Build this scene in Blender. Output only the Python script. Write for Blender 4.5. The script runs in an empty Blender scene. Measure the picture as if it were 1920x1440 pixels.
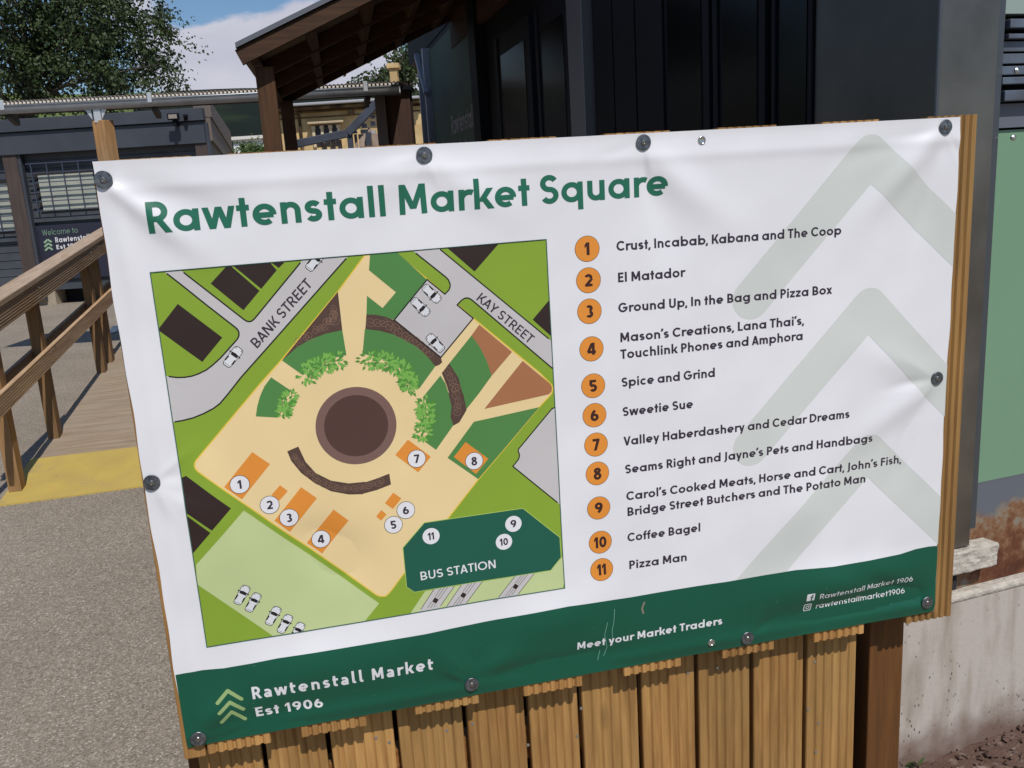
import bpy, bmesh, math, random
import numpy as np
from mathutils import Vector, Matrix
from mathutils.geometry import delaunay_2d_cdt

scene = bpy.context.scene
COL = scene.collection
rnd = random.Random(7)

# ------------------------------------------------------------------ camera
F_PX, YAW, PITCH, ROLL = 1672.02, 0.2131, 0.2248, -0.0626      # focal length in 1920-wide pixels, angles in radians
CAM = np.array([0.3613, -1.7806, 1.673])
def _axes():
    cy, sy = math.cos(YAW), math.sin(YAW)
    r = np.array([cy, -sy, 0.0]); f = np.array([sy, cy, 0.0]); u = np.array([0, 0, 1.0])
    cp, sp = math.cos(PITCH), math.sin(PITCH)
    w = cp * f - sp * u; u2 = sp * f + cp * u
    cr, sr = math.cos(ROLL), math.sin(ROLL)
    return cr * r + sr * u2, -sr * r + cr * u2, w
RX, UX, WX = _axes()
HEAD = np.array([math.sin(YAW), math.cos(YAW), 0.0])             # horizontal heading of the view
SIDE = np.array([math.cos(YAW), -math.sin(YAW), 0.0])
cam_data = bpy.data.cameras.new('camera')
cam = bpy.data.objects.new('camera', cam_data)
COL.objects.link(cam)
cam.matrix_world = Matrix(((RX[0], UX[0], -WX[0], CAM[0]), (RX[1], UX[1], -WX[1], CAM[1]), (RX[2], UX[2], -WX[2], CAM[2]), (0, 0, 0, 1)))
cam_data.sensor_width = 36.0
cam_data.lens = F_PX / 1920.0 * 36.0
cam_data.clip_start = 0.05
cam_data.clip_end = 3000.0
scene.camera = cam

# ------------------------------------------------------------------ sun, sky, exposure
SUN_DIR = Vector((0.19, -1.0, 1.36)).normalized()                 # towards the sun
sun_data = bpy.data.lights.new('sun', 'SUN')
sun_data.energy = 3.5
sun_data.angle = math.radians(0.5)
sun_data.color = (1.0, 0.955, 0.89)
sun = bpy.data.objects.new('sun', sun_data)
COL.objects.link(sun)
sun.rotation_euler = SUN_DIR.to_track_quat('Z', 'Y').to_euler()
sun.location = (0, -6, 12)

world = bpy.data.worlds.new('World')
scene.world = world
world.use_nodes = True
wn, wl = world.node_tree.nodes, world.node_tree.links
wn.clear()
def wnode(t, **kw):
    n = wn.new(t)
    for k, v in kw.items(): setattr(n, k, v)
    return n
sky = wnode('ShaderNodeTexSky', sky_type='NISHITA', sun_disc=False)
sky.sun_elevation = math.asin(SUN_DIR.z)
sky.sun_rotation = math.atan2(SUN_DIR.x, SUN_DIR.y)
sky.air_density = 1.2; sky.dust_density = 0.6; sky.ozone_density = 2.0
bg_sky = wnode('ShaderNodeBackground'); bg_sky.inputs['Strength'].default_value = 0.085
tint = wnode('ShaderNodeMix', data_type='RGBA', blend_type='MULTIPLY'); tint.inputs[0].default_value = 1.0; tint.inputs[7].default_value = (0.67, 0.82, 1.02, 1)
wl.new(sky.outputs[0], tint.inputs[6]); wl.new(tint.outputs[2], bg_sky.inputs['Color'])
tc = wnode('ShaderNodeTexCoord')
mp = wnode('ShaderNodeMapping'); mp.inputs['Scale'].default_value = (1.0, 1.0, 2.2)
wl.new(tc.outputs['Generated'], mp.inputs['Vector'])
nz = wnode('ShaderNodeTexNoise'); nz.inputs['Scale'].default_value = 5.5; nz.inputs['Detail'].default_value = 9.0; nz.inputs['Roughness'].default_value = 0.56
wl.new(mp.outputs[0], nz.inputs['Vector'])
def blob(d, lo, hi, amt):                                          # a bank of cloud round one direction of the sky
    v = Vector(d).normalized()
    dn = wnode('ShaderNodeVectorMath', operation='DOT_PRODUCT'); dn.inputs[1].default_value = v
    wl.new(tc.outputs['Generated'], dn.inputs[0])
    m = wnode('ShaderNodeMapRange', interpolation_type='SMOOTHSTEP')
    m.inputs['From Min'].default_value = lo; m.inputs['From Max'].default_value = hi
    m.inputs['To Min'].default_value = 0.0; m.inputs['To Max'].default_value = amt
    wl.new(dn.outputs['Value'], m.inputs['Value'])
    return m.outputs[0]
def wray(x, y): return WX + (x - 960) / F_PX * RX - (y - 720) / F_PX * UX
def vadd(a, b):
    n = wnode('ShaderNodeMath', operation='ADD'); wl.new(a, n.inputs[0]); wl.new(b, n.inputs[1]); return n.outputs[0]
acc = nz.outputs[0]
for args in ((wray(335, 158), 0.9984, 0.9996, 0.19), (wray(405, 152), 0.9983, 0.9996, 0.20), (wray(475, 128), 0.9978, 0.9996, 0.22), (wray(610, 130), 0.9960, 0.9995, 0.24), (wray(715, 130), 0.9970, 0.9995, 0.24), (wray(400, 22), 0.9992, 0.9999, 0.05)):
    acc = vadd(acc, blob(*args))
cm = wnode('ShaderNodeMapRange', interpolation_type='SMOOTHSTEP')
cm.inputs['From Min'].default_value = 0.57; cm.inputs['From Max'].default_value = 0.68
wl.new(acc, cm.inputs['Value'])
nz2 = wnode('ShaderNodeTexNoise'); nz2.inputs['Scale'].default_value = 14.0; nz2.inputs['Detail'].default_value = 6.0
wl.new(mp.outputs[0], nz2.inputs['Vector'])
ccol = wnode('ShaderNodeMix', data_type='RGBA')
ccol.inputs[6].default_value = (0.40, 0.42, 0.53, 1); ccol.inputs[7].default_value = (0.66, 0.65, 0.72, 1)
wl.new(nz2.outputs[0], ccol.inputs[0])
bg_cloud = wnode('ShaderNodeBackground'); bg_cloud.inputs['Strength'].default_value = 1.05
wl.new(ccol.outputs[2], bg_cloud.inputs['Color'])
wmix = wnode('ShaderNodeMixShader')
wl.new(cm.outputs[0], wmix.inputs[0]); wl.new(bg_sky.outputs[0], wmix.inputs[1]); wl.new(bg_cloud.outputs[0], wmix.inputs[2])
wout = wnode('ShaderNodeOutputWorld')
wl.new(wmix.outputs[0], wout.inputs['Surface'])

scene.view_settings.view_transform = 'Standard'
scene.view_settings.look = 'None'
scene.view_settings.gamma = 1.0
scene.view_settings.exposure = 0.0
scene.view_settings.use_curve_mapping = False
scene.render.engine = 'CYCLES'
scene.cycles.max_bounces = 6
scene.cycles.caustics_reflective = False
scene.cycles.caustics_refractive = False

# ------------------------------------------------------------------ points in the place from sight lines
def ray(x, y): return wray(x, y)
def at_y(x, y, Y):
    d = ray(x, y); return CAM + d * ((Y - CAM[1]) / d[1])
def at_x(x, y, X):
    d = ray(x, y); return CAM + d * ((X - CAM[0]) / d[0])
def at_z(x, y, Z):
    d = ray(x, y); return CAM + d * ((Z - CAM[2]) / d[2])
def sz(x, y, D):                                                    # sideways offset and height at horizontal range D
    d = ray(x, y); q = CAM + d * (D / float(d @ HEAD))
    return float((q - CAM) @ SIDE), float(q[2])
def hd(S, D, z=0.0):                                                # world point from sideways offset, range, height
    q = CAM + SIDE * S + HEAD * D
    return Vector((q[0], q[1], z))

# ------------------------------------------------------------------ materials
def srgb(r, g, b):
    f = lambda c: (c / 12.92 if c <= 0.04045 else ((c + 0.055) / 1.055) ** 2.4)
    return (f(r / 255), f(g / 255), f(b / 255))
def new_mat(name):
    m = bpy.data.materials.new(name); m.use_nodes = True
    nt = m.node_tree
    return m, nt.nodes, nt.links, nt.nodes['Principled BSDF']
def nd(nodes, t, **kw):
    n = nodes.new(t)
    for k, v in kw.items(): setattr(n, k, v)
    return n
def mat(name, col, rough=0.6, metal=0.0, col2=None, scale=8.0, stretch=(1, 1, 1), bump=0.0, bscale=60.0, spec=0.5, lo=0.35, hi=0.65, detail=6.0):
    m, N, L, P = new_mat(name)
    P.inputs['Base Color'].default_value = (*col, 1)
    P.inputs['Roughness'].default_value = rough
    P.inputs['Metallic'].default_value = metal
    P.inputs['Specular IOR Level'].default_value = spec
    if col2 is not None or bump:
        t = nd(N, 'ShaderNodeTexCoord'); mp = nd(N, 'ShaderNodeMapping'); mp.inputs['Scale'].default_value = stretch
        L.new(t.outputs['Object'], mp.inputs['Vector'])
    if col2 is not None:
        n = nd(N, 'ShaderNodeTexNoise'); n.inputs['Scale'].default_value = scale; n.inputs['Detail'].default_value = detail
        L.new(mp.outputs[0], n.inputs['Vector'])
        r = nd(N, 'ShaderNodeMapRange'); r.inputs['From Min'].default_value = lo; r.inputs['From Max'].default_value = hi
        L.new(n.outputs[0], r.inputs['Value'])
        x = nd(N, 'ShaderNodeMix', data_type='RGBA'); x.inputs[6].default_value = (*col, 1); x.inputs[7].default_value = (*col2, 1)
        L.new(r.outputs[0], x.inputs[0]); L.new(x.outputs[2], P.inputs['Base Color'])
    if bump:
        n = nd(N, 'ShaderNodeTexNoise'); n.inputs['Scale'].default_value = bscale; n.inputs['Detail'].default_value = 5.0
        L.new(mp.outputs[0], n.inputs['Vector'])
        b = nd(N, 'ShaderNodeBump'); b.inputs['Strength'].default_value = bump; b.inputs['Distance'].default_value = 0.01
        L.new(n.outputs[0], b.inputs['Height']); L.new(b.outputs[0], P.inputs['Normal'])
    return m
def wood(name, c1, c2, axis='z', rough=0.75, knots=True, spec=0.25, scale=1.0, weather=0.0, wcol=(0.3, 0.28, 0.26)):
    """timber with grain along one axis, rings round knots and a tint of its own per board"""
    m, N, L, P = new_mat(name)
    P.inputs['Roughness'].default_value = rough; P.inputs['Specular IOR Level'].default_value = spec
    t = nd(N, 'ShaderNodeTexCoord'); oi = nd(N, 'ShaderNodeObjectInfo')
    off = nd(N, 'ShaderNodeVectorMath', operation='SCALE'); off.inputs[0].default_value = (7.3, 5.1, 9.7)
    L.new(oi.outputs['Random'], off.inputs['Scale'])
    ad = nd(N, 'ShaderNodeVectorMath', operation='ADD'); L.new(t.outputs['Object'], ad.inputs[0]); L.new(off.outputs[0], ad.inputs[1])
    s = {'x': (1.2, 22, 22), 'y': (22, 1.2, 22), 'z': (22, 22, 1.2)}[axis]
    mp = nd(N, 'ShaderNodeMapping'); mp.inputs['Scale'].default_value = tuple(v * scale for v in s)
    L.new(ad.outputs[0], mp.inputs['Vector'])
    n1 = nd(N, 'ShaderNodeTexNoise'); n1.inputs['Scale'].default_value = 1.6; n1.inputs['Detail'].default_value = 5; n1.inputs['Distortion'].default_value = 0.5
    L.new(mp.outputs[0], n1.inputs['Vector'])
    n2 = nd(N, 'ShaderNodeTexNoise'); n2.inputs['Scale'].default_value = 9.0; n2.inputs['Detail'].default_value = 4
    L.new(mp.outputs[0], n2.inputs['Vector'])
    mx = nd(N, 'ShaderNodeMath', operation='MULTIPLY_ADD'); mx.inputs[1].default_value = 0.45
    L.new(n2.outputs[0], mx.inputs[0]); L.new(n1.outputs[0], mx.inputs[2])
    r = nd(N, 'ShaderNodeMapRange'); r.inputs['From Min'].default_value = 0.48; r.inputs['From Max'].default_value = 0.98
    L.new(mx.outputs[0], r.inputs['Value'])
    x = nd(N, 'ShaderNodeMix', data_type='RGBA'); x.inputs[6].default_value = (*c1, 1); x.inputs[7].default_value = (*c2, 1)
    L.new(r.outputs[0], x.inputs[0])
    out = x.outputs[2]
    if knots:
        mk = nd(N, 'ShaderNodeMapping'); k = {'x': (2.2, .6, 7), 'y': (.6, 2.2, 7), 'z': (7, .6, 2.4)}[axis]
        mk.inputs['Scale'].default_value = k; L.new(ad.outputs[0], mk.inputs['Vector'])
        vo = nd(N, 'ShaderNodeTexVoronoi'); vo.inputs['Scale'].default_value = 1.0; L.new(mk.outputs[0], vo.inputs['Vector'])
        kr = nd(N, 'ShaderNodeMapRange'); kr.inputs['From Min'].default_value = 0.035; kr.inputs['From Max'].default_value = 0.13
        kr.inputs['To Min'].default_value = 0.75; kr.inputs['To Max'].default_value = 0.0
        L.new(vo.outputs['Distance'], kr.inputs['Value'])
        xk = nd(N, 'ShaderNodeMix', data_type='RGBA'); xk.inputs[7].default_value = (c2[0] * 0.3, c2[1] * 0.25, c2[2] * 0.25, 1)
        L.new(kr.outputs[0], xk.inputs[0]); L.new(out, xk.inputs[6]); out = xk.outputs[2]
    if weather:
        nw = nd(N, 'ShaderNodeTexNoise'); nw.inputs['Scale'].default_value = 2.3; nw.inputs['Detail'].default_value = 5
        L.new(ad.outputs[0], nw.inputs['Vector'])
        rw = nd(N, 'ShaderNodeMapRange'); rw.inputs['From Min'].default_value = 0.35; rw.inputs['From Max'].default_value = 0.7; rw.inputs['To Max'].default_value = weather
        L.new(nw.outputs[0], rw.inputs['Value'])
        xw = nd(N, 'ShaderNodeMix', data_type='RGBA'); xw.inputs[7].default_value = (*wcol, 1)
        L.new(rw.outputs[0], xw.inputs[0]); L.new(out, xw.inputs[6]); out = xw.outputs[2]
    hs = nd(N, 'ShaderNodeHueSaturation')
    rv = nd(N, 'ShaderNodeMapRange'); rv.inputs['To Min'].default_value = 0.74; rv.inputs['To Max'].default_value = 1.24
    L.new(oi.outputs['Random'], rv.inputs['Value']); L.new(rv.outputs[0], hs.inputs['Value']); L.new(out, hs.inputs['Color'])
    L.new(hs.outputs[0], P.inputs['Base Color'])
    b = nd(N, 'ShaderNodeBump'); b.inputs['Strength'].default_value = 0.35; b.inputs['Distance'].default_value = 0.003
    L.new(mx.outputs[0], b.inputs['Height']); L.new(b.outputs[0], P.inputs['Normal'])
    return m

# ------------------------------------------------------------------ object helpers
def tag(o, label=None, cat=None, group=None, kind=None):
    if label: o['label'] = label
    if cat: o['category'] = cat
    if group: o['group'] = group
    if kind: o['kind'] = kind
    return o
def empty(name, loc=(0, 0, 0), label=None, cat=None, group=None):
    o = bpy.data.objects.new(name, None); COL.objects.link(o); o.location = loc; o.empty_display_size = 0.1
    return tag(o, label, cat, group)
class MB:
    """collects boxes, bars, tubes and polygons and links them as one mesh object"""
    def __init__(s): s.v = []; s.f = []; s.mi = []; s.m = 0; s.smooth = False
    def add(s, vs, fs):
        b = len(s.v); s.v += [tuple(map(float, p)) for p in vs]
        for f in fs: s.f.append([b + i for i in f]); s.mi.append(s.m)
        return s
    def poly(s, pts): return s.add(pts, [list(range(len(pts)))])
    def box(s, x0, x1, y0, y1, z0, z1, M=None):
        vs = [(x, y, z) for z in (z0, z1) for y in (y0, y1) for x in (x0, x1)]
        if M is not None: vs = [M @ Vector(p) for p in vs]
        return s.add(vs, [(0, 2, 3, 1), (4, 5, 7, 6), (0, 1, 5, 4), (2, 6, 7, 3), (0, 4, 6, 2), (1, 3, 7, 5)])
    def bar(s, a, b, w, h, up=(0, 0, 1)):
        """a straight bar from a to b, w wide and h high about its middle line"""
        a, b = Vector(a), Vector(b); d = (b - a).normalized(); up = Vector(up)
        x = d.cross(up).normalized(); y = x.cross(d).normalized()
        vs = [p + x * i * w / 2 + y * j * h / 2 for p in (a, b) for i, j in ((-1, -1), (1, -1), (1, 1), (-1, 1))]
        return s.add(vs, [(0, 1, 2, 3), (7, 6, 5, 4), (0, 4, 5, 1), (1, 5, 6, 2), (2, 6, 7, 3), (3, 7, 4, 0)])
    def cyl(s, a, b, r0, r1=None, n=16, caps=True):
        a, b = Vector(a), Vector(b); r1 = r0 if r1 is None else r1
        d = (b - a).normalized(); t = Vector((0, 0, 1)) if abs(d.z) < 0.9 else Vector((1, 0, 0))
        x = d.cross(t).normalized(); y = d.cross(x)
        vs = []
        for p, r in ((a, r0), (b, r1)):
            for k in range(n):
                an = 2 * math.pi * k / n; vs.append(p + (x * math.cos(an) + y * math.sin(an)) * r)
        fs = [(k, (k + 1) % n, n + (k + 1) % n, n + k) for k in range(n)]
        if caps: fs += [tuple(range(n - 1, -1, -1)), tuple(range(n, 2 * n))]
        return s.add(vs, fs)
    def lathe(s, o, axis, prof, n=24):
        """profile of (radius, height along axis) turned about an axis"""
        o = Vector(o); d = Vector(axis).normalized(); t = Vector((0, 0, 1)) if abs(d.z) < 0.9 else Vector((1, 0, 0))
        x = d.cross(t).normalized(); y = d.cross(x); vs = []
        for r, h in prof:
            for k in range(n):
                an = 2 * math.pi * k / n; vs.append(o + d * h + (x * math.cos(an) + y * math.sin(an)) * r)
        fs = []
        for i in range(len(prof) - 1):
            for k in range(n): fs.append((i * n + k, i * n + (k + 1) % n, (i + 1) * n + (k + 1) % n, (i + 1) * n + k))
        fs.append(tuple((len(prof) - 1) * n + k for k in range(n)))
        return s.add(vs, fs)
    def grooved(s, a, b, across, normal, width, thick, n=6, depth=0.005, ridge=0.62):
        """a decking board from a to b: ridges and grooves on its front face"""
        a, b, across, normal = Vector(a), Vector(b), Vector(across).normalized(), Vector(normal).normalized()
        prof = []; pitch = width / n; c = 0.002
        for k in range(n):
            x0 = -width / 2 + k * pitch; g = pitch * (1 - ridge) / 2
            l = x0 + (0 if k == 0 else g); rr = x0 + pitch - (0 if k == n - 1 else g)
            if k > 0: prof.append((l - c, -depth))
            prof.append((l + c, 0.0)); prof.append((rr - c, 0.0))
            if k < n - 1: prof.append((rr + c, -depth))
        prof += [(width / 2, -0.003), (width / 2, -thick), (-width / 2, -thick), (-width / 2, -0.003)]
        m = len(prof); vs = [p + across * x + normal * y for p in (a, b) for x, y in prof]
        fs = [(k, (k + 1) % m, m + (k + 1) % m, m + k) for k in range(m)]
        fs += [tuple(range(m - 1, -1, -1)), tuple(range(m, 2 * m))]
        return s.add(vs, fs)
    def build(s, name, mats, parent=None, loc=None, bevel=0.0, smooth=None):
        me = bpy.data.meshes.new(name); me.from_pydata(s.v, [], s.f)
        mats = mats if isinstance(mats, (list, tuple)) else [mats]
        for m in mats: me.materials.append(m)
        me.polygons.foreach_set('material_index', s.mi)
        bm = bmesh.new(); bm.from_mesh(me); bmesh.ops.recalc_face_normals(bm, faces=bm.faces); bm.to_mesh(me); bm.free()
        if smooth if smooth is not None else s.smooth: me.polygons.foreach_set('use_smooth', [True] * len(me.polygons))
        o = bpy.data.objects.new(name, me); COL.objects.link(o)
        if parent is not None:
            o.parent = parent; o.matrix_parent_inverse = Matrix.Identity(4)
            me.transform(Matrix.Translation(-Vector(parent_origin(parent))))
        if loc is not None:
            me.transform(Matrix.Translation(-Vector(loc))); o.location = loc
        if bevel:
            bv = o.modifiers.new('bevel', 'BEVEL'); bv.width = bevel; bv.segments = 2; bv.limit_method = 'ANGLE'
        me.update()
        return o
def parent_origin(o):
    p = Vector((0, 0, 0))
    while o is not None: p = p + o.location; o = o.parent
    return p

# ================================================================== ground and far hills
def tarmac_material():
    m, N, L, P = new_mat('tarmac')
    P.inputs['Roughness'].default_value = 0.88; P.inputs['Specular IOR Level'].default_value = 0.25
    t = nd(N, 'ShaderNodeTexCoord')
    v = nd(N, 'ShaderNodeTexVoronoi'); v.inputs['Scale'].default_value = 190.0; L.new(t.outputs['Object'], v.inputs['Vector'])
    v2 = nd(N, 'ShaderNodeTexVoronoi'); v2.inputs['Scale'].default_value = 85.0; L.new(t.outputs['Object'], v2.inputs['Vector'])
    cr = nd(N, 'ShaderNodeValToRGB'); e = cr.color_ramp.elements
    e[0].position = 0.0; e[0].color = (0.17, 0.137, 0.103, 1); e[1].position = 1.0; e[1].color = (0.52, 0.46, 0.38, 1)
    for p, c in ((0.3, (0.245, 0.203, 0.155)), (0.68, (0.285, 0.24, 0.187)), (0.9, (0.335, 0.287, 0.228))):
        q = e.new(p); q.color = (*c, 1)
    sp = nd(N, 'ShaderNodeSeparateColor'); L.new(v.outputs['Color'], sp.inputs[0]); L.new(sp.outputs[0], cr.inputs[0])
    sp2 = nd(N, 'ShaderNodeSeparateColor'); L.new(v2.outputs['Color'], sp2.inputs[0])
    r2 = nd(N, 'ShaderNodeMapRange'); r2.inputs['From Min'].default_value = 0.0; r2.inputs['From Max'].default_value = 1.0
    r2.inputs['To Min'].default_value = 0.86; r2.inputs['To Max'].default_value = 1.14; L.new(sp2.outputs[1], r2.inputs['Value'])
    n = nd(N, 'ShaderNodeTexNoise'); n.inputs['Scale'].default_value = 0.9; n.inputs['Detail'].default_value = 8.0; n.inputs['Roughness'].default_value = 0.65; L.new(t.outputs['Object'], n.inputs['Vector'])
    r3 = nd(N, 'ShaderNodeMapRange'); r3.inputs['From Min'].default_value = 0.3; r3.inputs['From Max'].default_value = 0.7
    r3.inputs['To Min'].default_value = 0.86; r3.inputs['To Max'].default_value = 1.12; L.new(n.outputs[0], r3.inputs['Value'])
    mu = nd(N, 'ShaderNodeMath', operation='MULTIPLY'); L.new(r2.outputs[0], mu.inputs[0]); L.new(r3.outputs[0], mu.inputs[1])
    hs = nd(N, 'ShaderNodeHueSaturation'); L.new(cr.outputs[0], hs.inputs['Color']); L.new(mu.outputs[0], hs.inputs['Value'])
    L.new(hs.outputs[0], P.inputs['Base Color'])
    b = nd(N, 'ShaderNodeBump'); b.inputs['Strength'].default_value = 0.35; b.inputs['Distance'].default_value = 0.002
    L.new(v.outputs['Distance'], b.inputs['Height']); L.new(b.outputs[0], P.inputs['Normal'])
    return m
g = MB()
gxs = [-900, -60, -8, -3, -1, 0, .4, .6, .8, 1, 1.2, 1.4, 1.7, 2.2, 3, 5, 9, 60, 900]; gys = [-900, -60, -8, -3, -1, -.4, 0, .2, .4, .6, .8, 1.0, 1.4, 2, 4, 12, 60, 900]
def fall(a, b, x): t = min(1, max(0, (x - a) / (b - a))); return t * t * (3 - 2 * t)
def ground_z(x, y): return -0.15 * fall(.4, 1.4, x) * (1 - fall(.6, 1.4, y))     # the ground drops a little towards the plinth wall
g.add([(x, y, ground_z(x, y)) for y in gys for x in gxs], [(j * len(gxs) + i, j * len(gxs) + i + 1, (j + 1) * len(gxs) + i + 1, (j + 1) * len(gxs) + i) for j in range(len(gys) - 1) for i in range(len(gxs) - 1)])
ground = tag(g.build('tarmac_ground', tarmac_material()), kind='structure')
ground['label'] = 'grey brown tarmac ground with pale stone chippings'

hill_mat = mat('hill_grass', (0.035, 0.055, 0.020), rough=0.95, col2=(0.011, 0.016, 0.011), scale=0.02, lo=0.34, hi=0.50, spec=0.1)
hm = MB(); hn = 90; rows = []
for D, hh in ((170, 1.0), (230, 14.0), (320, 39.3), (420, 37.0)):
    row = []
    for i in range(hn + 1):
        S = -420 + 840 * i / hn
        z = hh * max(.6, min(1.25, 1 - 0.0015 * (S + 120))) * (1 + .012 * math.sin(S * 0.057)) - 0.5
        row.append(hd(S, D + 8 * math.sin(S * 0.03), z))
    rows.append(row)
hm.add([p for r_ in rows for p in r_], [(a * (hn + 1) + i, a * (hn + 1) + i + 1, (a + 1) * (hn + 1) + i + 1, (a + 1) * (hn + 1) + i) for a in range(3) for i in range(hn)])
hm.mi = [1 if -420 + 840 * (k % hn + .5) / hn < -116 else 0 for k in range(3 * hn)]
hills = tag(hm.build('hills', [hill_mat, mat('hill_pasture', (0.15, 0.19, 0.055), rough=0.95, col2=(0.10, 0.14, 0.045), scale=0.05, spec=0.1)], smooth=True), kind='structure')
hills['label'] = 'dark green valley side behind the market'

# ================================================================== the map banner
ZT = 1.75                       # height of the banner's top edge
FLAT = 0.007                    # mean stand-off of the cloth from the boards
def S(x, y):                    # a point on the banner: metres along and down from its top left corner
    q = at_y(x, y, -FLAT); return np.array([q[0], ZT - q[2]])
CORN = [S(172, 303), S(1801, 219), S(1751.5, 1147), S(351.5, 1404)]
RIDGES = []
def ridge(p, q, sigma, amp): RIDGES.append((S(*p), S(*q), sigma, amp * (1.7 if p[1] > 1050 else 1.9)))
for a in (((205, 350), (440, 520), .017, .0040), ((215, 335), (560, 440), .020, -.0022), ((200, 365), (275, 640), .018, .0022),
          ((1762, 250), (1560, 470), .022, .0040), ((1768, 262), (1690, 560), .020, -.0026), ((1740, 245), (1480, 330), .020, -.0020),
          ((1206, 285), (1440, 480), .028, .0036), ((1200, 285), (1300, 560), .026, -.0020), ((795, 305), (1010, 430), .024, .0026),
          ((790, 305), (640, 400), .024, .0020), ((1752, 715), (1530, 880), .024, .0034), ((1752, 720), (1630, 1010), .026, -.0030),
          ((1750, 700), (1560, 640), .026, .0022), ((1540, 900), (1440, 1060), .040, .0030), ((290, 905), (430, 1010), .022, .0022),
          ((560, 990), (720, 1120), .040, -.0050), ((390, 860), (430, 1180), .035, .0026),
          ((1735, 1110), (1330, 1195), .026, -.0075), ((1725, 1060), (1250, 1150), .036, .0070), ((1737, 1125), (1560, 1060), .016, -.0040),
          ((372, 1375), (470, 1270), .022, .0040), ((384, 1380), (760, 1300), .030, -.0050), ((480, 1265), (980, 1190), .050, .0070),
          ((900, 1275), (1330, 1205), .024, -.0060), ((884, 1270), (800, 1200), .020, .0036), ((900, 1270), (1010, 1180), .022, .0040), ((940, 1180), (1250, 1120), .045, .0060)):
    ridge(*a)
qr = random.Random(21)                      # short tension creases pulling from each fixing
for x, y in ((195, 337), (795, 291), (1206, 267), (1772, 238), (285, 904), (1756, 709), (372, 1383), (884, 1282), (1401, 1196), (1737, 1129)):
    for k in range(4):
        an = math.radians(qr.uniform(15, 165) if y < 400 else qr.uniform(195, 345) if y > 1100 else (qr.uniform(-60, 60) if x < 900 else qr.uniform(120, 240))); l = qr.uniform(70, 150)
        RIDGES.append((S(x + 14 * math.cos(an), y + 14 * math.sin(an)), S(x + l * math.cos(an), y + l * math.sin(an)), qr.uniform(.0065, .010), qr.choice((-1, 1)) * qr.uniform(.0008, .0017)))
def disp(u, v):
    u = np.asarray(u, float); v = np.asarray(v, float)
    d = np.full(u.shape, FLAT)
    for p, q, sg, am in RIDGES:
        e = q - p; l = np.hypot(*e); e = e / l
        t = ((u - p[0]) * e[0] + (v - p[1]) * e[1]) / l
        s = (u - p[0]) * -e[1] + (v - p[1]) * e[0]
        w = np.exp(-(t - 0.35) ** 2 / 0.13) * (1 / (1 + np.exp(-(t + 0.03) * 26)))
        sg2 = sg * (0.70 + 0.65 * np.clip(t, 0, 1.2))
        d = d + am * w * np.exp(-s * s / (2 * sg2 * sg2))
    d = d + 0.0012 * np.sin(7.1 * u + 2.3 * v + 0.6) * np.sin(5.3 * v - 3.1 * u) + 0.0007 * np.sin(19 * u - 11 * v) * np.sin(13 * v + 6 * u + 1)
    d = d + 0.0003 * np.sin(43 * u + 17 * v) * np.sin(37 * v - 9 * u)
    hem = lambda x, a, c, sg: a * np.exp(-(x - c) ** 2 / (2 * sg * sg))
    d = d + hem(v, 0.0014, 0.050, 0.009) + hem(v, -0.0016, 0.012, 0.014) + hem(v, 0.0022, 1.168, 0.012) + hem(u, 0.0010, 0.035, 0.008)
    t = np.clip((v - 1.165) / 0.035, 0, 1); d = d - (FLAT - 0.003) * t * t * (3 - 2 * t)
    return np.maximum(d, 0.0015)
def cloth(u, v, off=0.0):
    u = np.asarray(u, float); v = np.asarray(v, float)
    d = disp(u, v) + off
    return np.stack([u, -d, ZT - v], -1)
def cloth_normals(u, v):
    e = 1e-4
    du = (disp(u + e, v) - disp(u - e, v)) / (2 * e); dv = (disp(u, v + e) - disp(u, v - e)) / (2 * e)
    n = np.stack([-du, -np.ones_like(du), dv], -1)      # surface y = -d(u, v), z = -v
    return n / np.linalg.norm(n, axis=-1, keepdims=True)

def ink(name, col, rough=0.36, spec=0.4):
    m, N, L, P = new_mat('ink_' + name)
    P.inputs['Roughness'].default_value = rough; P.inputs['Specular IOR Level'].default_value = spec
    t = nd(N, 'ShaderNodeTexCoord'); n = nd(N, 'ShaderNodeTexNoise'); n.inputs['Scale'].default_value = 3.0; n.inputs['Detail'].default_value = 7.0
    L.new(t.outputs['Object'], n.inputs['Vector'])
    r = nd(N, 'ShaderNodeMapRange'); r.inputs['From Min'].default_value = 0.35; r.inputs['From Max'].default_value = 0.65
    r.inputs['To Min'].default_value = 0.94; r.inputs['To Max'].default_value = 1.02; L.new(n.outputs[0], r.inputs['Value'])
    hs = nd(N, 'ShaderNodeHueSaturation'); hs.inputs['Color'].default_value = (*col, 1); L.new(r.outputs[0], hs.inputs['Value'])
    L.new(hs.outputs[0], P.inputs['Base Color'])
    w = nd(N, 'ShaderNodeTexNoise'); w.inputs['Scale'].default_value = 420.0; w.inputs['Detail'].default_value = 2.0; L.new(t.outputs['Object'], w.inputs['Vector'])
    b = nd(N, 'ShaderNodeBump'); b.inputs['Strength'].default_value = 0.12; b.inputs['Distance'].default_value = 0.0006
    L.new(w.outputs[0], b.inputs['Height']); L.new(b.outputs[0], P.inputs['Normal'])
    return m
K = 1.0
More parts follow.
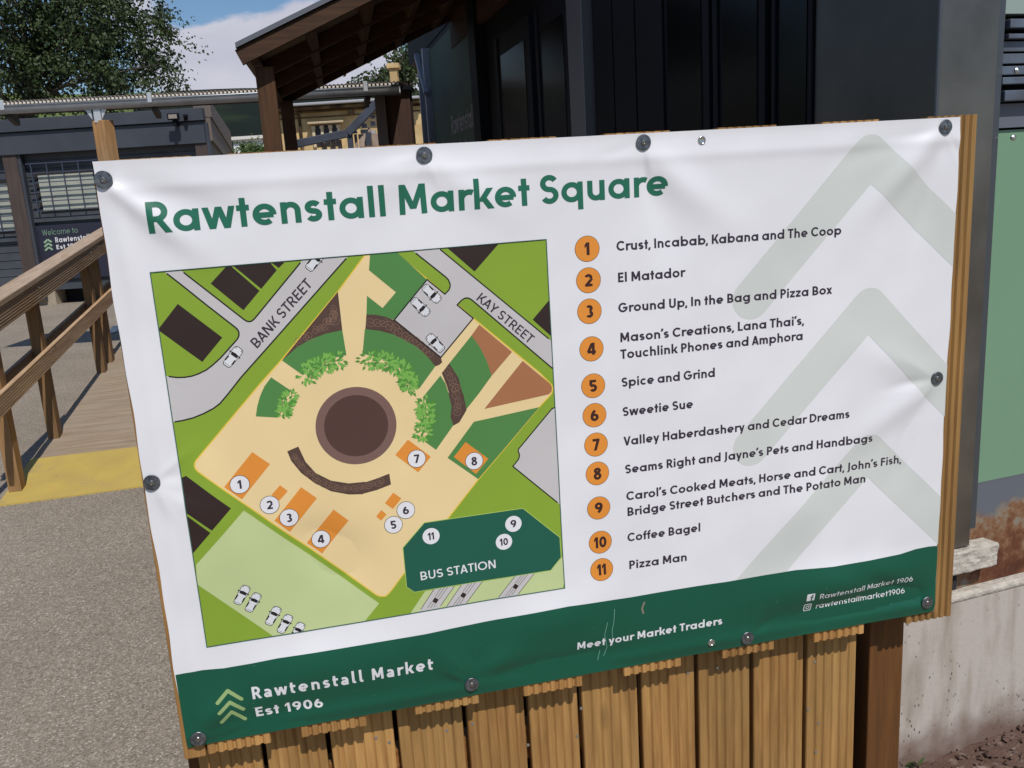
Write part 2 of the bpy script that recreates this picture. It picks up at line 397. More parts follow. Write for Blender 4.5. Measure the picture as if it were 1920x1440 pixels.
INK = {k: ink(k, v) for k, v in dict(
    white=(0.78, 0.77, 0.785), paper=(0.78, 0.77, 0.785), grass=(0.245, 0.375, 0.036), lawn=(0.085, 0.24, 0.065), sand=(0.84, 0.64, 0.33), edge=(0.80, 0.55, 0.07),
    soil=(0.095, 0.054, 0.042), soil_ring=(0.20, 0.115, 0.095), soil_disc=(0.092, 0.046, 0.038), curl=(0.27, 0.155, 0.105), roof=(0.032, 0.018, 0.016),
    road=(0.56, 0.53, 0.525), line=(0.016, 0.013, 0.013), terracotta=(0.40, 0.165, 0.075), orange=(0.77, 0.28, 0.042), band=(0.006, 0.088, 0.050),
    station=(0.013, 0.105, 0.068), title=(0.018, 0.145, 0.086), text=(0.040, 0.028, 0.045), park=(0.53, 0.61, 0.29), mark=(0.625, 0.645, 0.605),
    leaf=(0.20, 0.46, 0.085), leaf_dark=(0.085, 0.27, 0.045), rim=(0.42, 0.58, 0.13), sage=(0.30, 0.42, 0.17), car=(0.72, 0.72, 0.74), number=(0.05, 0.018, 0.014), frame=(0.05, 0.13, 0.10), stain=(0.25, 0.20, 0.16), scuff=(0.13, 0.30, 0.24)).items()}
GRID = 0.0046
def densify(poly, step=GRID):
    out = []
    n = len(poly)
    for i in range(n):
        a, b = np.array(poly[i]), np.array(poly[(i + 1) % n])
        k = max(1, int(math.ceil(np.hypot(*(b - a)) / step)))
        for j in range(k): out.append(a + (b - a) * j / k)
    return out
def clip(poly, region):
    """keep the part of a polygon inside a convex region (both as lists of (u, v))"""
    out = [np.array(p) for p in poly]; c = sum(np.array(p) for p in region) / len(region)
    for i in range(len(region)):
        a, b = np.array(region[i]), np.array(region[(i + 1) % len(region)])
        n = np.array([-(b - a)[1], (b - a)[0]]); n = n if n @ (c - a) > 0 else -n
        res = []
        for j in range(len(out)):
            p, q = out[j - 1], out[j]; dp, dq = n @ (p - a), n @ (q - a)
            if (dp >= 0) != (dq >= 0): res.append(p + (q - p) * dp / (dp - dq))
            if dq >= 0: res.append(q)
        out = res
        if not out: return []
    return out
class Print:
    """flat shapes printed on the cloth, kept a hair above it, one mesh per part"""
    def __init__(s): s.u = []; s.o = []; s.f = []; s.mi = []; s.mats = []
    def mat(s, key):
        m = INK[key]
        if m not in s.mats: s.mats.append(m)
        return s.mats.index(m)
    def raw(s, pts, faces, key, layer):
        b = len(s.u); k = s.mat(key)
        s.u += [(float(p[0]), float(p[1])) for p in pts]; s.o += [layer * 0.00009] * len(pts)
        for f in faces: s.f.append([b + i for i in f]); s.mi.append(k)
    def area(s, poly, key, layer, region=None):
        if region is not None: poly = clip(poly, region)
        if len(poly) < 3: return
        d = densify(poly)
        lo, hi = np.min(d, 0), np.max(d, 0); pts = [Vector(p) for p in d]; n = len(pts)
        for i in range(int(lo[0] / GRID), int(hi[0] / GRID) + 2):
            for j in range(int(lo[1] / GRID), int(hi[1] / GRID) + 2):
                q = ((i + 0.5 * (j % 2)) * GRID, j * GRID)
                if lo[0] < q[0] < hi[0] and lo[1] < q[1] < hi[1]: pts.append(Vector(q))
        vs, _, fs, *_ = delaunay_2d_cdt(pts, [], [list(range(n))], 1, 1e-7)
        s.raw(vs, [list(f) for f in fs], key, layer)
    def pen(s, pts, width, key, layer, closed=False, region=None, step=0.008):
        pts = [np.array(p) for p in pts]
        if closed: pts = pts + [pts[0]]
        fine = []
        for a, b in zip(pts[:-1], pts[1:]):
            k = max(1, int(math.ceil(np.hypot(*(b - a)) / step)))
            fine += [a + (b - a) * j / k for j in range(k)]
        fine.append(pts[-1])
        if region is not None:
            runs, cur = [], []
            for p in fine:
                if len(clip([p, p + [1e-6, 0], p + [0, 1e-6]], region)) >= 3: cur.append(p)
                elif cur: runs.append(cur); cur = []
            if cur: runs.append(cur)
        else: runs = [fine]
        for f in runs:
            if len(f) > 1:
                q, fa = strip(f, width); s.raw(q, fa, key, layer)
    def disc(s, c, r, key, layer, n=40, region=None): s.area([(c[0] + r * math.cos(2 * math.pi * k / n), c[1] + r * math.sin(2 * math.pi * k / n)) for k in range(n)], key, layer, region)
    def build(s, name, parent):
        uv = np.array(s.u); off = np.array(s.o)
        co = cloth(uv[:, 0], uv[:, 1], off + 0.00024)
        org = np.array(parent_origin(parent))
        me = bpy.data.meshes.new(name)
        fs = []
        for f in s.f:                                  # wind every face towards the reader
            p = uv[f]; ar = sum(p[i - 1][0] * p[i][1] - p[i][0] * p[i - 1][1] for i in range(len(f)))
            fs.append(f if ar < 0 else f[::-1])
        me.from_pydata([tuple(p) for p in co - org], [], fs)
        for m in s.mats: me.materials.append(m)
        me.polygons.foreach_set('material_index', s.mi)
        me.polygons.foreach_set('use_smooth', [True] * len(fs))
        me.normals_split_custom_set_from_vertices([tuple(p) for p in cloth_normals(uv[:, 0], uv[:, 1])])
        o = bpy.data.objects.new(name, me); COL.objects.link(o); o.parent = parent
        return o
def strip(pts, width, closed=False):
    """quads along a polyline with mitred corners"""
    p = np.array(pts, float)
    keep = [0] + [i for i in range(1, len(p)) if np.hypot(*(p[i] - p[i - 1])) > 1e-7]
    p = p[keep]; n = len(p)
    if closed:
        d = np.roll(p, -1, 0) - p
    else:
        d = np.diff(p, axis=0)
    d = d / np.maximum(np.linalg.norm(d, axis=1, keepdims=True), 1e-12)
    L_, R_ = [], []
    for i in range(n):
        if closed: a, b = d[i - 1], d[i]
        else: a = d[max(i - 1, 0)]; b = d[min(i, n - 2)]
        t = a + b; t = t / max(np.linalg.norm(t), 1e-9); nn = np.array([-t[1], t[0]])
        k = 1 / max(0.45, abs(nn @ np.array([-a[1], a[0]])))
        L_.append(p[i] + nn * width / 2 * k); R_.append(p[i] - nn * width / 2 * k)
    vs = L_ + R_
    fs = [(i, (i + 1) % n, n + (i + 1) % n, n + i) for i in range(n if closed else n - 1)]
    return vs, fs

# ------------------------------------------------------------------ a stroke alphabet: geometric round letters
def arc(cx, cy, rx, ry, a0, a1, n=None):
    n = n or max(6, int(abs(a1 - a0) / 11))
    return [(cx + rx * math.cos(math.radians(a0 + (a1 - a0) * k / n)), cy + ry * math.sin(math.radians(a0 + (a1 - a0) * k / n))) for k in range(n + 1)]
def glyph(c, w, humanist=False):
    """strokes of one letter with cap height 1: (advance, [(points, closed) or polygon])"""
    h = w / 2; X = .70; A = 1.04; D = -.27; st = []; q = []
    def ln(*pts): st.append((list(pts), False))
    def cv(pts, closed=False): st.append((pts, closed))
    def ring(cx, cy, rx, ry=None): st.append((arc(cx, cy, rx, ry or rx, 0, 350, 32), True))
    def dg(x0, y0, x1, y1, k=1.0):
        l = math.hypot(x1 - x0, y1 - y0); hw = w * k * l / max(abs(y1 - y0), 1e-6) / 2
        n = 5
        for i in range(n):
            a, b = i / n, (i + 1) / n
            xa, ya, xb, yb = x0 + (x1 - x0) * a, y0 + (y1 - y0) * a, x0 + (x1 - x0) * b, y0 + (y1 - y0) * b
            q.append([(xa - hw, ya), (xa + hw, ya), (xb + hw, yb), (xb - hw, yb)])
    def dot(cx, cy, r): q.append([(cx + r * math.cos(k * math.pi / 8), cy + r * math.sin(k * math.pi / 8)) for k in range(16)])
    r = X / 2 - h; B = .075; R = .045
    l, rr, wd = B, B, 0
    if c == ' ': return .27, [], []
    if c == 'o': ring(r + h, X / 2, r); wd = X; l = rr = R
    elif c in 'adgq':
        if c == 'a' and humanist:
            wd = .54
            cv([(.07, X - h - .02)] + arc(wd - h - .19, X - h - .19, .19, .19, 110, 0) + [(wd - h, 0)]); ring(.24, .21, .24 - h * .9, .21 - h * .9)
            ln((.26, .42 - h * .9), (wd - h, .42 - h * .9))
        else:
            ring(r + h, X / 2, r); wd = X + h * .3; x = wd - h
            if c == 'a': ln((x, 0), (x, X))
            if c == 'd': ln((x, 0), (x, A))
            if c == 'q': ln((x, D), (x, X))
            if c == 'g': cv([(x, X), (x, D + r * .72 + h)] + arc(x - r, D + r * .72 + h, r, r * .72, 0, -145))
        l = R
    elif c in 'bp':
        wd = X + h * .3; ring(wd - r - h, X / 2, r); ln((h, 0 if c == 'b' else D), (h, A if c == 'b' else X)); rr = R
    elif c == 'c': cv(arc(r + h, X / 2, r, r, 48, 312)); wd = X * .90; l = R; rr = .03
    elif c == 'e': cv([(X - h, X / 2 - h * .2)] + arc(r + h, X / 2, r, r, 4, 308)); ln((h * 1.2, X / 2 - h * .2), (X - h, X / 2 - h * .2)); wd = X; l = rr = R
    elif c in 'nhmu':
        nw = .59; ra = nw / 2 - h
        if c in 'nh':
            ln((h, 0), (h, A if c == 'h' else X)); cv(arc(nw / 2, X - h - ra, ra, ra, 180, 0) + [(nw - h, 0)]); wd = nw
        elif c == 'u':
            ln((nw - h, 0), (nw - h, X)); cv([(h, X)] + arc(nw / 2, h + ra, ra, ra, 180, 360)); wd = nw
        else:
            nw = .54; ra = nw / 2 - h
            ln((h, 0), (h, X))
            for k in (0, 1): cv(arc(nw / 2 + k * (nw - w), X - h - ra, ra, ra, 180, 0) + [(nw - h + k * (nw - w), 0)])
            wd = 2 * nw - w
    elif c == 'r': ln((h, 0), (h, X)); ra = .25; cv(arc(h + ra, X - h - ra, ra, ra, 180, 62)); wd = .40; rr = .01
    elif c == 'l':
        if humanist: cv([(h, A + .04), (h, .17)] + arc(h + .15, h + .15 - h + .02, .15, .15 - h + .02, 180, 280)); wd = .30; rr = .04
        else: ln((h, 0), (h, A)); wd = w
    elif c == 'i': ln((h, 0), (h, X)); dot(h, X + .20, w * .60); wd = w
    elif c == 't':
        if humanist: cv([(.15, .92), (.15, .19)] + arc(.15 + .16, .19, .16, .19 - h, 180, 285)); ln((.02, X - h), (.42, X - h)); wd = .42
        else: ln((.185, 0), (.185, .93)); ln((0, X - h), (.37, X - h)); wd = .37
        l = rr = .03
    elif c == 'f': cv([(.18, 0), (.18, A - h - .17)] + arc(.18 + .17, A - h - .17, .17, .17, 180, 75)); ln((0, X - h), (.37, X - h)); wd = .38; l = .03; rr = .0
    elif c == 'k': ln((h, 0), (h, A)); dg(.12 + h, .25, .52, X); dg(.21 + h, .37, .54, 0); wd = .60; rr = .02
    elif c in 'sS':
        H, sw = (X, .50) if c == 's' else (1.0, .60)
        rx, ry = sw / 2 - h, (H - 2 * h) / 4
        cv(arc(sw / 2, H - h - ry, rx, ry, 28, 270, 16) + arc(sw / 2, h + ry, rx, ry, 90, -152, 16)[1:]); wd = sw; l = rr = .045
    elif c == 'v': dg(h, X, .31, 0); dg(.62 - h, X, .31, 0); wd = .62; l = rr = .01
    elif c == 'w':
        for x0, y0, x1, y1 in ((h, X, .26, 0), (.26, 0, .47, X), (.47, X, .68, 0), (.68, 0, .94 - h, X)): dg(x0, y0, x1, y1)
        wd = .94; l = rr = .01
    elif c == 'y': dg(h, X, .31, .02); dg(.62 - h, X, .62 - h - (.31 - h) * (X - D) / X, D); wd = .62; l = rr = .01
    elif c == 'x': dg(h, X, .58 - h, 0); dg(.58 - h, X, h, 0); wd = .58; l = rr = .015
    elif c == 'z': ln((.02, X - h), (.53, X - h)); ln((.02, h), (.53, h)); dg(.46 - h * .4, X - w, .09 + h * .4, w, .9); wd = .55; l = rr = .03
    elif c in 'RPB':
        rb = (1 - h - .45) / 2 + 0; xc = .27
        cv([(h, 1 - h), (xc, 1 - h)] + arc(xc, 1 - h - rb, .31 - h + 0, rb, 90, -90) + [(h, 1 - h - 2 * rb)]); ln((h, 0), (h, 1)); wd = .60
        if c == 'R': dg(.30, .46, .62 - h * .6, 0); wd = .64; rr = .02
        if c == 'B':
            rb2 = (.45 - h) / 2; cv([(h, .45), (xc, .45)] + arc(xc, .45 - rb2, .37 - h, rb2, 90, -90) + [(h, h)]); wd = .64; rr = .045
        if c == 'P': rr = .02
    elif c == 'D': cv([(h, 1 - h), (.28, 1 - h)] + arc(.28, .5, .48 - h, .5 - h, 90, -90) + [(h, h)]); ln((h, 0), (h, 1)); wd = .76; rr = R
    elif c in 'EF':
        ln((h, 0), (h, 1)); ln((h, 1 - h), (.52, 1 - h)); ln((h, .52), (.48, .52)); wd = .53; rr = .04
        if c == 'E': ln((h, h), (.52, h))
    elif c == 'L': ln((h, 0), (h, 1)); ln((h, h), (.50, h)); wd = .50; rr = .02
    elif c == 'H': ln((h, 0), (h, 1)); ln((.68 - h, 0), (.68 - h, 1)); ln((h, .52), (.68 - h, .52)); wd = .68
    elif c == 'T': ln((0, 1 - h), (.60, 1 - h)); ln((.30, 0), (.30, 1)); wd = .60; l = rr = .015
    elif c == 'I': ln((h, 0), (h, 1)); wd = w
    elif c == 'M':
        ln((h, 0), (h + .02, 1)); ln((.86 - h, 0), (.86 - h - .02, 1)); dg(h + .03, 1, .43, .18); dg(.83 - h, 1, .43, .18); wd = .86
    elif c == 'N': ln((h, 0), (h, 1)); ln((.70 - h, 0), (.70 - h, 1)); dg(h + .02, 1, .68 - h, 0); wd = .70
    elif c == 'A': dg(h, 0, .36, 1); dg(.72 - h, 0, .36, 1); ln((.15, .27), (.57, .27)); wd = .72; l = rr = .005
    elif c == 'V': dg(h, 1, .36, 0); dg(.72 - h, 1, .36, 0); wd = .72; l = rr = .0
    elif c == 'W':
        for x0, y0, x1, y1 in ((h, 1, .30, 0), (.30, 0, .54, 1), (.54, 1, .78, 0), (.78, 0, 1.08 - h, 1)): dg(x0, y0, x1, y1)
        wd = 1.08; l = rr = .0
    elif c == 'K': ln((h, 0), (h, 1)); dg(.14 + h, .36, .56, 1); dg(.24 + h, .52, .60, 0); wd = .66; rr = .01
    elif c == 'Y': dg(h, 1, .33, .42); dg(.66 - h, 1, .33, .42); ln((.33, 0), (.33, .46)); wd = .66; l = rr = .0
    elif c == 'U': cv([(h, 1)] + [(h, .30)] + arc(.33, .33, .33 - h, .33 - h, 180, 360) + [(.66 - h, 1)]); wd = .66
    elif c == 'J': cv([(.34 - h, 1), (.34 - h, .12)] + arc(.34 - h - .22, .10, .22, .22, 0, -80)); wd = .36; l = -.02
    elif c in 'CGO':
        rx = .45 - h; ry = .5 - h
        if c == 'O': st.append((arc(.46, .5, .46 - h, ry, 0, 350, 36), True)); wd = .92; l = rr = R
        elif c == 'C': cv(arc(.45, .5, rx, ry, 42, 318, 26)); wd = .80; l = R; rr = .03
        else: cv(arc(.45, .5, rx, ry, 42, 360, 28)); ln((.45, .5 - h * .3), (.90, .5 - h * .3)); wd = .90; l = R; rr = .05
    elif c == '0': st.append((arc(.32, .5, .32 - h, .5 - h, 0, 350, 32), True)); wd = .64; l = rr = .05
    elif c == '1': ln((.36 - h, 0), (.36 - h, 1)); q.append([(0, .78), (.36 - w, 1.0), (.36, 1.0), (.36 - w * .5, .97 - w * .55), (.02, .78 - w * 1.05)]); wd = .36; l = .03; rr = .07
    elif c == '2': cv(arc(.29, .71, .29 - h, .29 - h, 165, -35, 16)); dg(.50, .58, .13, h); ln((.03, h), (.57, h)); wd = .58; l = rr = .05
    elif c == '3':
        cv(arc(.28, .735, .25 - h * .9, .265 - h, 150, -90, 16)); cv(arc(.28, .27, .28 - h, .27 - h * .4 - h * .4, 90, -150, 16)); wd = .57; l = rr = .05
    elif c == '4': ln((.45, 0), (.45, 1)); dg(.38, 1 - h * .3, .07, .28); ln((.02, .25), (.64, .25)); wd = .64; l = rr = .03
    elif c == '5': ln((.11, 1 - h), (.52, 1 - h)); ln((.13, 1), (.11, .52)); cv([(.11, .54)] + arc(.28, .32, .29 - h, .32 - h, 118, -150, 18)); wd = .58; l = rr = .05
    elif c == '6': ring(.31, .32, .31 - h, .32 - h); cv(arc(.60, .34, .60 - h, .64 - h * .2, 178, 118, 10)); wd = .62; l = rr = .05
    elif c == '9': ring(.31, .68, .31 - h, .32 - h); cv(arc(.02, .66, .60 - h, .64 - h * .2, -2, -62, 10)); wd = .62; l = rr = .05
    elif c == '7': ln((.02, 1 - h), (.56, 1 - h)); dg(.50 - h * .4, 1 - h, .20, 0); wd = .56; l = rr = .03
    elif c == '8': ring(.30, .745, .25 - h * .8, .255 - h); ring(.30, .27, .30 - h, .27 - h * .55); wd = .60; l = rr = .05
    elif c == ',': dg(.10, .13, .03, -.16); wd = .15; l = .02; rr = .06
    elif c == '\u2019': dg(.13, A, .05, A - .30, 1.05); wd = .17; l = .02; rr = .02
    if st and wd == 0: wd = .5
    move = lambda p: (p[0] + l, p[1])
    return wd + l + rr, [([move(p) for p in a], b) for a, b in st], [[move(p) for p in a] for a in q]
def layout(text, w, track=0.0, humanist=False, maxlen=0.16):
    """faces of a line of lettering: (length, [(points, faces, order)])"""
    x = 0.0; out = []
    for c in text:
        a, st, q = glyph(c, w, humanist); k = 0
        for pts, closed in st:
            fine = []
            loop = pts + [pts[0]] if closed else pts
            for p0, p1 in zip(loop[:-1], loop[1:]):
                m = max(1, int(math.ceil(math.hypot(p1[0] - p0[0], p1[1] - p0[1]) / maxlen)))
                fine += [(p0[0] + (p1[0] - p0[0]) * j / m, p0[1] + (p1[1] - p0[1]) * j / m) for j in range(m)]
            if not closed: fine.append(pts[-1])
            v, f = strip(fine, w, closed)
            out.append(([(p[0] + x, p[1]) for p in v], f, k)); k += 1
        for p in q:
            out.append(([(a_[0] + x, a_[1]) for a_ in p], [list(range(len(p)))], k)); k += 1
        x += a + track
    return x - track, out
def write(pr, text, a, b, cap, w, key, layer, track=0.0, humanist=False):
    """letter a line on the cloth from a to b (uv of the baseline), cap = cap height vector or metres"""
    a, b = np.array(a), np.array(b)
    n, parts = layout(text, w, track, humanist)
    e = (b - a) / n
    if np.ndim(cap) == 0:
        t = e / np.hypot(*e); up = np.array([t[1], -t[0]]) * cap
    else: up = np.array(cap)
    for v, f, k in parts:
        pr.raw([a + e * p[0] + up * p[1] for p in v], f, key, layer + 0.10 * k)
    return pr
def write_flat(text, a, b, up, normal, w, mats, name, parent, track=0.0, lift=0.003, humanist=False):
    """lettering on a flat panel: baseline a to b in space, up = cap height vector"""
    a, b, up, normal = Vector(a), Vector(b), Vector(up), Vector(normal).normalized()
    n, parts = layout(text, w, track, humanist); e = (b - a) / n; mb = MB()
    for v, f, k in parts: mb.add([a + e * p[0] + up * p[1] + normal * (lift + 0.0002 * k) for p in v], f)
    return mb.build(name, mats, parent)

# ------------------------------------------------------------------ the banner itself
banner = empty('map_banner', (0.9, 0, 1.15), 'white printed banner with a colour map and numbered list screwed to the fence', 'banner')
def zone(ox, oy, s): return lambda pts: [S(ox + x / s, oy + y / s) for x, y in pts]
ZA, ZB, ZC, ZD, ZE, ZF = zone(270, 440, 4.8), zone(660, 440, 4.8), zone(300, 720, 4.8), zone(680, 700, 4.8), zone(340, 930, 4.8), zone(680, 900, 4.8)
PX = lambda pts: [S(x, y) for x, y in pts]

def sheet():
    nu, nv = 600, 400
    a = np.linspace(0, 1, nu + 1)[None, :]; b = np.linspace(0, 1, nv + 1)[:, None]
    c = [np.array(q) for q in CORN]
    uv = (c[0] * (1 - a[..., None]) + c[1] * a[..., None]) * (1 - b[..., None]) + (c[3] * (1 - a[..., None]) + c[2] * a[..., None]) * b[..., None]
    uv = uv.reshape(-1, 2)
    wob = 0.0012 * np.sin(uv[:, 1] * 17) + 0.0008 * np.sin(uv[:, 1] * 41 + 1)
    edge = np.abs(np.repeat(a, nv + 1, 0).reshape(-1) * 2 - 1) ** 12
    uv[:, 0] += wob * edge
    co = cloth(uv[:, 0], uv[:, 1]) - np.array(parent_origin(banner))
    fs = [(j * (nu + 1) + i, (j + 1) * (nu + 1) + i, (j + 1) * (nu + 1) + i + 1, j * (nu + 1) + i + 1) for j in range(nv) for i in range(nu)]
    me = bpy.data.meshes.new('banner_sheet'); me.from_pydata([tuple(p) for p in co], [], fs)
    me.materials.append(INK['white']); me.polygons.foreach_set('use_smooth', [True] * len(fs))
    me.normals_split_custom_set_from_vertices([tuple(p) for p in cloth_normals(uv[:, 0], uv[:, 1])])
    o = bpy.data.objects.new('banner_sheet', me); COL.objects.link(o); o.parent = banner
    # hem: the turned and welded edge seen as a thin rim
    rim = MB()
    idx = [i for i in range(nu + 1)] + [j * (nu + 1) + nu for j in range(1, nv + 1)] + [nv * (nu + 1) + i for i in range(nu - 1, -1, -1)] + [j * (nu + 1) for j in range(nv - 1, 0, -1)]
    org = Vector(parent_origin(banner)); ring_ = [Vector(co[i]) + org for i in idx]; n = len(ring_)
    rim.add(ring_ + [p + Vector((0, 0.0018, 0)) for p in ring_], [(i, (i + 1) % n, n + (i + 1) % n, n + i) for i in range(n)])
    rim.build('hem', INK['white'], banner)
sheet()
BANNER = CORN

pr = Print()
BAND_TOP = PX([(329, 1265.3), (350, 1261), (380, 1256), (420, 1252.5), (470, 1243), (520, 1232), (620, 1215), (704, 1201), (800, 1186), (880, 1171), (960, 1155), (1064, 1134), (1181, 1119), (1270, 1105), (1360, 1091), (1430, 1078), (1490, 1067.5), (1560, 1060.5), (1625, 1050), (1687, 1038.6), (1716, 1029.4), (1740, 1024.7), (1757, 1023.2)])
pr.area(clip(BAND_TOP + [CORN[2] + [0.03, 0.03], CORN[3] + [-0.03, 0.03]], BANNER), 'band', 1)
rr_ = random.Random(3)
for _ in range(26):
    c = S(rr_.uniform(380, 1700), 0) ; x = rr_.uniform(390, 1720); y = 1310 - (x - 390) * 0.165 + rr_.uniform(-50, 45)
    pr.disc(S(x, y), rr_.uniform(.0004, .0011), 'scuff', 2, 8)
for pts in ([(1151, 1140), (1150, 1165), (1147, 1180), (1149, 1205)], [(1138, 1165), (1133, 1190), (1139, 1215), (1133, 1232)], [(1126, 1220), (1122, 1240)]):
    pr.pen(PX(pts), 0.0016, 'scuff', 2)
pr.pen(PX([(1208, 1128), (1203, 1140), (1206, 1150)]), 0.004, 'stain', 2)
band = pr.build('lower_band', banner); band['label'] = 'dark green band along the foot of the banner'

def chevron(pr, pts, width, key, layer, region=None):
    """two arms with round ends and a round elbow"""
    a, b, c = [np.array(p) for p in pts]; r = width / 2
    for p, q, k in ((a, b, 0), (b, c, 1)):
        e = (q - p) / np.hypot(*(q - p)); n = np.array([-e[1], e[0]]); an = math.atan2(e[1], e[0])
        cap1 = [q + r * np.array([math.cos(an - math.pi / 2 + math.pi * i / 16), math.sin(an - math.pi / 2 + math.pi * i / 16)]) for i in range(17)]
        cap0 = [p + r * np.array([math.cos(an + math.pi / 2 + math.pi * i / 16), math.sin(an + math.pi / 2 + math.pi * i / 16)]) for i in range(17)]
        pr.area(cap1 + cap0, key, layer + 0.5 * k, region)
WHITE_PART = [CORN[0], CORN[1], BAND_TOP[-1], BAND_TOP[0] + [-0.03, 0]]
for pts in (((1408, 561), (1633, 291), (1815, 478)), ((1408, 838), (1630, 576), (1800, 762)), ((1398, 1112), (1629, 848), (1790, 1004))):
    pr = Print(); q = PX(pts); d = q[2] - q[1]; q[2] = q[1] + d * 1.25
    chevron(pr, q, 0.088, 'mark', 0.35, BANNER)
    pr.build('chevron_mark', banner)

pr = Print()
write(pr, 'Rawtenstall Market Square', S(275.5, 438.5), S(1254, 365.5), S(268, 379) - S(276.5, 438), .178, 'title', 4, track=.005)
title = pr.build('title_lettering', banner); title['label'] = 'large green heading across the top of the banner'

LEGEND = [(1101.3, 466.5), (1103.8, 525.6), (1105.6, 583.8), (1109.2, 654.2), (1112.3, 723.3), (1114.8, 778.5), (1117.5, 833.5), (1120, 887.5), (1122.5, 952.3), (1125.6, 1016.5), (1128, 1067.5)]
def number(pr, c, t, cap, w, key, layer):
    n, _ = layout(t, w, -.02 if len(t) > 1 else 0)
    k_ = 1.13 if len(t) == 1 else 1.0
    write(pr, t, c + [-n * k_ * cap / 2, cap / 2], c + [n * k_ * cap / 2, cap / 2], cap, w, key, layer, track=-.02 if len(t) > 1 else 0)
for i, c in enumerate(LEGEND):
    pr = Print(); c = S(*c)
    pr.disc(c, 0.0268, 'line', 1); pr.disc(c, 0.0260, 'orange', 2)
    number(pr, c, str(i + 1), 0.0262, .22, 'number', 3)
    pr.build('number_disc', banner)
LINES = [('Crust, Incabab, Kabana and The Coop', (1155.5, 470.6), (1577.5, 439.6)), ('El Matador', (1158, 529.6), (1284.5, 518.6)),
         ('Ground Up, In the Bag and Pizza Box', (1159, 586.2), (1560, 550.7)), ('Mason\u2019s Creations, Lana Thai\u2019s,', (1162, 641.8), (1507.5, 608.3)),
         ('Touchlink Phones and Amphora', (1163.3, 673), (1505.5, 636.9)), ('Spice and Grind', (1165, 725.5), (1341.5, 706.2)), ('Sweetie Sue', (1167, 780.5), (1300, 764.6)),
         ('Valley Haberdashery and Cedar Dreams', (1169.5, 835.6), (1593.5, 783.1)), ('Seams Right and Jayne\u2019s Pets and Handbags', (1171.3, 888), (1635.5, 827.6)),
         ('Carol\u2019s Cooked Meats, Horse and Cart, John\u2019s Fish,', (1173.5, 938.3), (1692.5, 869)), ('Bridge Street Butchers and The Potato Man', (1175.3, 967.6), (1623.5, 904)),
         ('Coffee Bagel', (1176, 1015.8), (1314.5, 996.2)), ('Pizza Man', (1178.5, 1067), (1289.5, 1051.6))]
for t, a, b in LINES:
    pr = Print(); write(pr, t, S(*a), S(*b), 0.0201, .186, 'text', 3, track=.008)
    pr.build('list_line', banner)

# lettering and marks on the green band
pr = Print(); write(pr, 'Rawtenstall Market', S(472.5, 1310.5), S(813, 1252.8), S(469.5, 1286.5) - S(473, 1310), .190, 'white', 6, track=.13, humanist=True)
pr.build('band_lettering', band)
pr = Print(); write(pr, 'Est 1906', S(479, 1346), S(608, 1326), S(476.5, 1327.5) - S(480, 1346), .19, 'white', 6, track=.05)
pr.build('band_lettering', band)
ZL = zone(300, 1240, 7.2)
for pts in (((780, 545), (915, 385), (1102, 497)), ((808, 680), (945, 535), (1127, 642)), ((835, 815), (968, 670), (1148, 787))):
    pr = Print(); chevron(pr, ZL(pts), 0.0078, 'sage', 5); pr.build('chevron_emblem', band)
pr = Print(); write(pr, 'Meet your Market Traders', S(1081.5, 1219), S(1354.5, 1169.8), 0.0196, .19, 'white', 6, track=.03)
pr.build('band_lettering', band)
ZS = zone(1440, 1080, 4.0)
pr = Print(); write(pr, 'Rawtenstall Market 1906', *ZS([(373, 166), (1084, 37)]), 0.0150, .130, 'white', 7, track=.03); pr.build('band_lettering', band)
pr = Print(); write(pr, 'rawtenstallmarket1906', *ZS([(362, 251), (1036, 134)]), 0.0150, .130, 'white', 7, track=.03); pr.build('band_lettering', band)
def frame_of(c, e):
    c, e = np.array(c), np.array(e); t = e / np.hypot(*e); up = np.array([t[1], -t[0]]); return lambda x, y: c + t * x + up * y
def rounded(fr, hw, hh, r, n=6):
    out = []
    for sx, sy, a0 in ((1, 1, 0), (-1, 1, 90), (-1, -1, 180), (1, -1, 270)):
        for k in range(n + 1):
            an = math.radians(a0 + 90 * k / n); out.append(fr(sx * (hw - r) + r * math.cos(an), sy * (hh - r) + r * math.sin(an)))
    return out
e = S(1710, 1089.5) - S(1533, 1121.5)
fr = frame_of(ZS([(308, 150)])[0], e)
pr = Print(); pr.area(rounded(fr, .0102, .0102, .0024), 'white', 5)
pr.pen([fr(.0022 + .0052 * .95, .0062)] + [fr(.0060 - .0035 * math.sin(math.radians(k * 15)), .0027 + .0035 * math.cos(math.radians(k * 15))) for k in range(7)] + [fr(.0025, -.0101)], .0031, 'band', 7, step=.004)
pr.pen([fr(-.0012, .0000), fr(.0066, .0000)], .0030, 'band', 7.3)
pr.build('social_icon', band)
fr = frame_of(ZS([(298, 237)])[0], e)
pr = Print(); pr.area(rounded(fr, .0104, .0104, .0042), 'white', 5); pr.area(rounded(fr, .0082, .0082, .0028), 'band', 6)
pr.disc(fr(0, 0), .0052, 'white', 7.5, 24); pr.disc(fr(0, 0), .0031, 'band', 9, 24); pr.disc(fr(.0053, .0053), .0013, 'white', 7.5, 12)
pr.build('social_icon', band)

